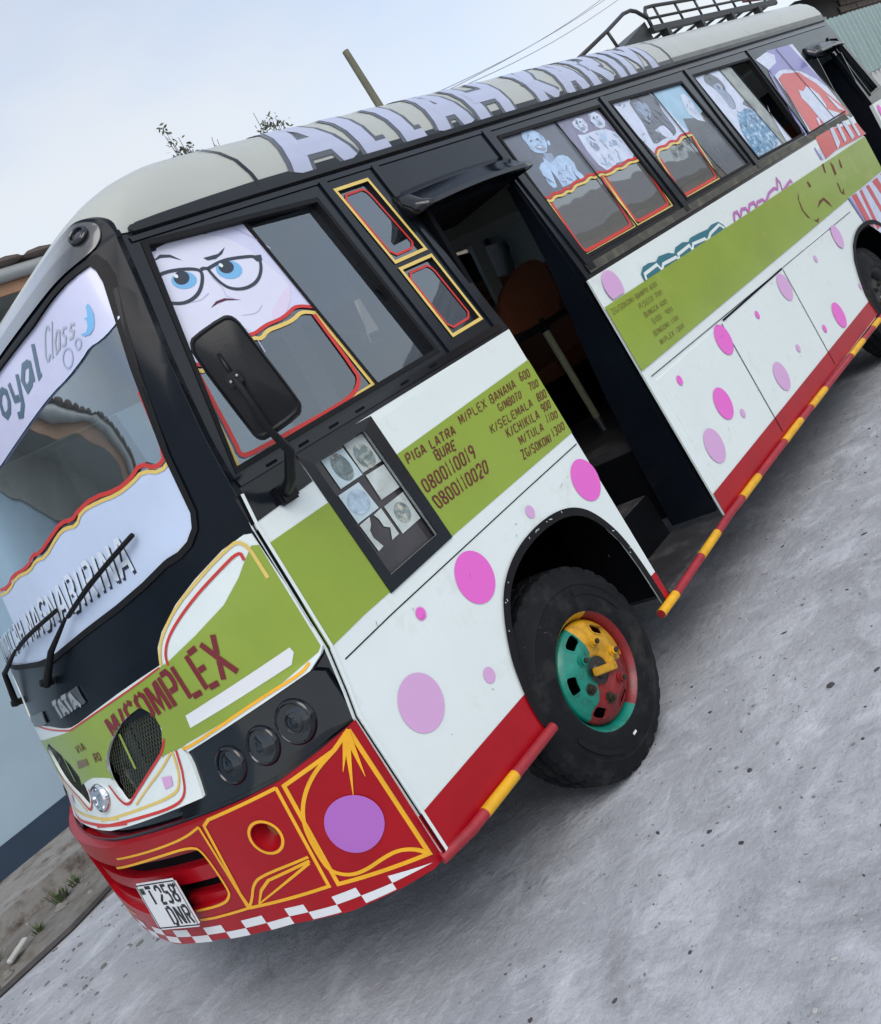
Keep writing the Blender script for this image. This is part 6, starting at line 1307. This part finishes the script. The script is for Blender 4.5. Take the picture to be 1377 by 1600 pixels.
for (cx, cy, s, n_) in ((.62, 4.92, .10, 50), (.78, 5.0, .07, 30), (.05, 4.75, .08, 30), (-.3, 4.5, .12, 60), (.35, 4.6, .07, 25)):
    for _ in range(n_):
        a = rnd.uniform(0, 2 * pi); r = s * rnd.uniform(0, .7); h = s * rnd.uniform(.4, 1.1); x = cx + r * cos(a); y = cy + r * sin(a); dx, dy = cos(a) * h * .5, sin(a) * h * .5; wx, wy = -sin(a) * .006, cos(a) * .006
        b0 = len(vs); vs += [(x - wx, y - wy, .01), (x + wx, y + wy, .01), (x + dx * .6 + wx, y + dy * .6 + wy, .01 + h * .7), (x + dx * .6 - wx, y + dy * .6 - wy, .01 + h * .7), (x + dx, y + dy, .01 + h)]
        fs += [(b0, b0 + 1, b0 + 2, b0 + 3), (b0 + 3, b0 + 2, b0 + 4)]
me = bpy.data.meshes.new('weeds'); me.from_pydata(vs, [], fs); tag(link('weeds', me, mat('weed_green', (.07, .10, .04), .8, var=.3, vs=20)), 'sparse green weeds growing in the rubble strip', 'weeds', kind='stuff')

# ------------------------------------------------------------------ yard end: wall topped with sheet metal
pale = mat('pale_render', (.50, .51, .50), .85, var=.1, vs=1.5, bump=.15, bs=20); sheet_m = mat('green_grey_sheet', (.27, .37, .365), .45, var=.12, vs=1.5, col2=(.20, .26, .24), c2s=2, c2lo=.55, c2hi=.8)
FN = tag(empty('sheet_metal_fence', None, (12, 2.85, 0)), 'grey green corrugated sheet fence on a pale wall behind the bus', 'fence')
box('base_wall', (0, 0, 0), (26, .2, 2.38), pale, FN)
rib = [(0, 0), (.09, 0), (.12, -.07), (.21, -.07), (.24, 0), (.34, 0)]
shm = None
for i in range(25):
    if shm is None:
        bm = bmesh.new(); lo_ = []; hi_ = []
        for k in range(3):
            for (a, b) in rib[:-1]:
                lo_.append(bm.verts.new((k * .34 + a, b, 2.36))); hi_.append(bm.verts.new((k * .34 + a, b, 3.66)))
        for k in range(len(lo_) - 1): bm.faces.new((lo_[k], lo_[k + 1], hi_[k + 1], hi_[k]))
        o = bm_obj('fence_sheet', bm, sheet_m, FN); shm = o.data
    else:
        o = bpy.data.objects.new('fence_sheet', shm); COL.objects.link(o); o.parent = FN
    o.location = (1.02 * i, -.01 + .006 * (i % 3), 0); o.rotation_euler = (0, 0, 0)
box('top_rail', (0, .01, 3.50), (25.6, .06, 3.56), sheet_m, FN)

# house behind the fence
stone_m = mat('brown_block', (.13, .105, .085), .9, var=.35, vs=6, bump=.3, bs=20); mortar = mat('shaded_mortar', (.06, .052, .045), .95, var=.2, vs=4); rtile = mat('red_roof_tile', (.22, .07, .052), .75, var=.3, vs=5, bump=.2, bs=20)
BH = tag(empty('block_house', None, (32.5, 6.5, 0)), 'brown block house with red tiled roof beyond the sheet fence', 'house')
box('wall', (0, 0, 0), (30, 6, 5.9), mortar, BH)
bmz = None; rr_ = random.Random(5)
for r_i in range(9):
    for c_i in range(30):
        if bmz is None:
            bm = bmesh.new(); add_box(bm, (0, -.05, 0), (.76, .0, .21)); bmesh.ops.bevel(bm, geom=bm.edges[:], offset=.015, segments=1, affect='EDGES'); o = bm_obj('block', bm, stone_m, BH); bmz = o.data
        else:
            o = bpy.data.objects.new('block', bmz); COL.objects.link(o); o.parent = BH
        o.location = (4 + .80 * c_i + (.4 if r_i % 2 else 0), rr_.uniform(-.03, 0), 3.7 + .235 * r_i)
bm = bmesh.new(); v = [bm.verts.new(p) for p in ((-.5, -.8, 5.75), (30.5, -.8, 5.75), (30.5, 1.2, 6.95), (-.5, 1.2, 6.95), (-.5, -.8, 5.65), (30.5, -.8, 5.65), (30.5, 1.2, 6.85), (-.5, 1.2, 6.85))]
for f in ((0, 1, 2, 3), (4, 7, 6, 5), (0, 4, 5, 1), (0, 3, 7, 4), (1, 5, 6, 2)): bm.faces.new([v[i] for i in f])
bm_obj('roof', bm, rtile, BH)
rtm = None
for i in range(60):
    if rtm is None:
        bm = bmesh.new(); add_tube(bm, [(0, 0, 0), (0, 1.95, 1.17)], .16, 6); o = bm_obj('tile_row', bm, rtile, BH, smooth=True); rtm = o.data
    else: o = bpy.data.objects.new('tile_row', rtm); COL.objects.link(o); o.parent = BH
    o.location = (-.3 + .51 * i, -.78, 5.78)

# ------------------------------------------------------------------ pole, wires, trees
pole_m = mat('weathered_pole', (.16, .16, .11), .85, var=.3, vs=3, bump=.3, bs=12)
tag(tube('utility_pole', [(15.75, 10.0, 0), (15.70, 10, 5), (15.565, 10.0, 8.75)], .085, pole_m, None, 10, radii=[.12, .1, .075]), 'weathered bare utility pole rising behind the bus roof', 'pole')
wire_m = mat('wire_grey', (.30, .32, .36), .6)
for i, (a, b, lab) in enumerate((((15.5, 10, 7.13), (30.0, 10, 9.05), 'lowest of the thin overhead wires above the bus roof'), ((17.9, 10, 7.36), (33, 10, 10.1), 'topmost of the thin overhead wires above the bus roof'), ((15.3, 10.6, 7.35), (32, 10.6, 9.75), 'middle one of the thin overhead wires above the bus roof'))):
    pts = [(a[0] + (b[0] - a[0]) * t / 12, a[1], a[2] + (b[2] - a[2]) * t / 12 - .25 * sin(pi * t / 12)) for t in range(13)]
    tag(tube('overhead_wire', pts, .010, wire_m, None, 5), lab, 'wire', 'overhead wires')
leaf_m = mat('leaf_green', (.10, .115, .075), .7, var=.4, vs=3); bark = mat('bark', (.10, .085, .07), .9, var=.3, vs=9, bump=.4, bs=20)
def tree(x, y, top, tips, label, seed, spread=1.3):
    rd = random.Random(seed); root = tag(empty('tree', None, (x, y, 0)), label, 'tree', 'trees behind the bus')
    bm = bmesh.new(); th = top * .62
    add_tube(bm, [(0, 0, 0), (.08, 0, th * .5), (0, .05, th)], .14, 8, True, [.2, .15, .10])
    lv = []; lf = []
    ends = [(tx - x, ty - y, tz) for tx, ty, tz in tips]
    for _ in range(26): ends.append((rd.gauss(0, spread * .55), rd.gauss(0, spread * .55), rd.uniform(th + .1, top - .45)))
    for e in ends:
        s = Vector((0, .05, th * rd.uniform(.75, 1))); e = Vector(e); mid = s.lerp(e, .55) + Vector((rd.gauss(0, .1), rd.gauss(0, .1), .12))
        add_tube(bm, [s, mid, e], .02, 5, True, [.04, .02, .006])
        for _ in range(3 if e in [Vector(q) for q in ends[:len(tips)]] else 5):
            c = mid.lerp(e, rd.uniform(.55, 1.0)) + Vector((rd.gauss(0, .07), rd.gauss(0, .07), rd.gauss(0, .07)))
            add_tube(bm, [mid.lerp(e, .6), c], .005, 3, False)
            for _ in range(14):
                p = c + Vector((rd.gauss(0, .075), rd.gauss(0, .075), rd.gauss(0, .075))); u = Vector((rd.gauss(0, 1), rd.gauss(0, 1), rd.gauss(0, 1))).normalized(); w = u.cross(Vector((rd.gauss(0, 1), rd.gauss(0, 1), rd.gauss(0, 1)))).normalized(); l = rd.uniform(.04, .075)
                b0 = len(lv); lv.extend([tuple(p - u * l), tuple(p + w * l * .4), tuple(p + u * l), tuple(p - w * l * .4)]); lf.append((b0, b0 + 1, b0 + 2, b0 + 3))
    bm_obj('trunk', bm, bark, root, smooth=True)
    me = bpy.data.meshes.new('crown'); me.from_pydata(lv, [], lf); link('crown', me, leaf_m, root)
tree(12.0, 12.2, 8.5, [(11.66, 12, 8.80), (11.75, 12, 8.62), (11.95, 12, 8.70), (12.05, 12, 8.45), (12.75, 12, 8.55), (12.85, 12, 8.48)], 'thin leafy twigs of a tree above the front of the bus roof', 21, 1.0)
tree(14.5, 12.3, 8.5, [(14.22, 12, 8.86), (14.55, 12, 8.66), (14.62, 12, 8.58), (14.75, 12, 8.66), (14.85, 12, 8.55)], 'thin leafy twigs of a tree just left of the roof lettering', 22, .9)

# ------------------------------------------------------------------ across the yard, behind the viewer: what the panes and paint mirror
tanw = mat('tan_wall', (.62, .44, .30), .8, var=.12, vs=1.2, bump=.1, bs=20); brn = mat('grey_roof', (.24, .25, .27), .7, var=.3, vs=2)
TH = tag(empty('tan_house', None, (25, -9.5, 0)), 'tan house across the yard, mirrored in the side windows', 'house')
box('wall', (-9, -5, 0), (9, 0, 5.4), tanw, TH); bm = bmesh.new()
v = [bm.verts.new(p) for p in ((-9.8, .8, 5.3), (9.8, .8, 5.3), (9.8, -5.8, 5.3), (-9.8, -5.8, 5.3), (-6, -2.5, 7.6), (6, -2.5, 7.6))]
for f in ((0, 1, 5, 4), (2, 3, 4, 5), (1, 2, 5), (3, 0, 4), (3, 2, 1, 0)): bm.faces.new([v[i] for i in f])
bm_obj('roof', bm, brn, TH)
for x, z in ((-6.5, 1.1), (-1, 1.1), (4.5, 1.1), (-6.5, 3.6), (-1, 3.6), (4.5, 3.6)):
    w_ = box('window', (x, 0, z), (x + 1.6, .06, z + 1.3), plate_white, TH); box('pane', (x + .1, .05, z + .1), (x + 1.5, .08, z + 1.2), black2, w_)
box('door', (1.9, 0, 0), (2.9, .06, 2.1), navy, TH)
tree(39, -12, 9.5, [(39, -12, 9.4)], 'bushy tree across the yard beyond the tan house', 32, 3.0)
YW = tag(empty('yard_wall', None, (-8, -13.5, 0)), 'pale boundary wall across the yard beside the tan house', 'wall')
box('wall', (-14, 0, 0), (11.5, .2, 2.2), pale, YW); box('coping', (-14, -.05, 2.2), (11.5, .25, 2.3), conc, YW)
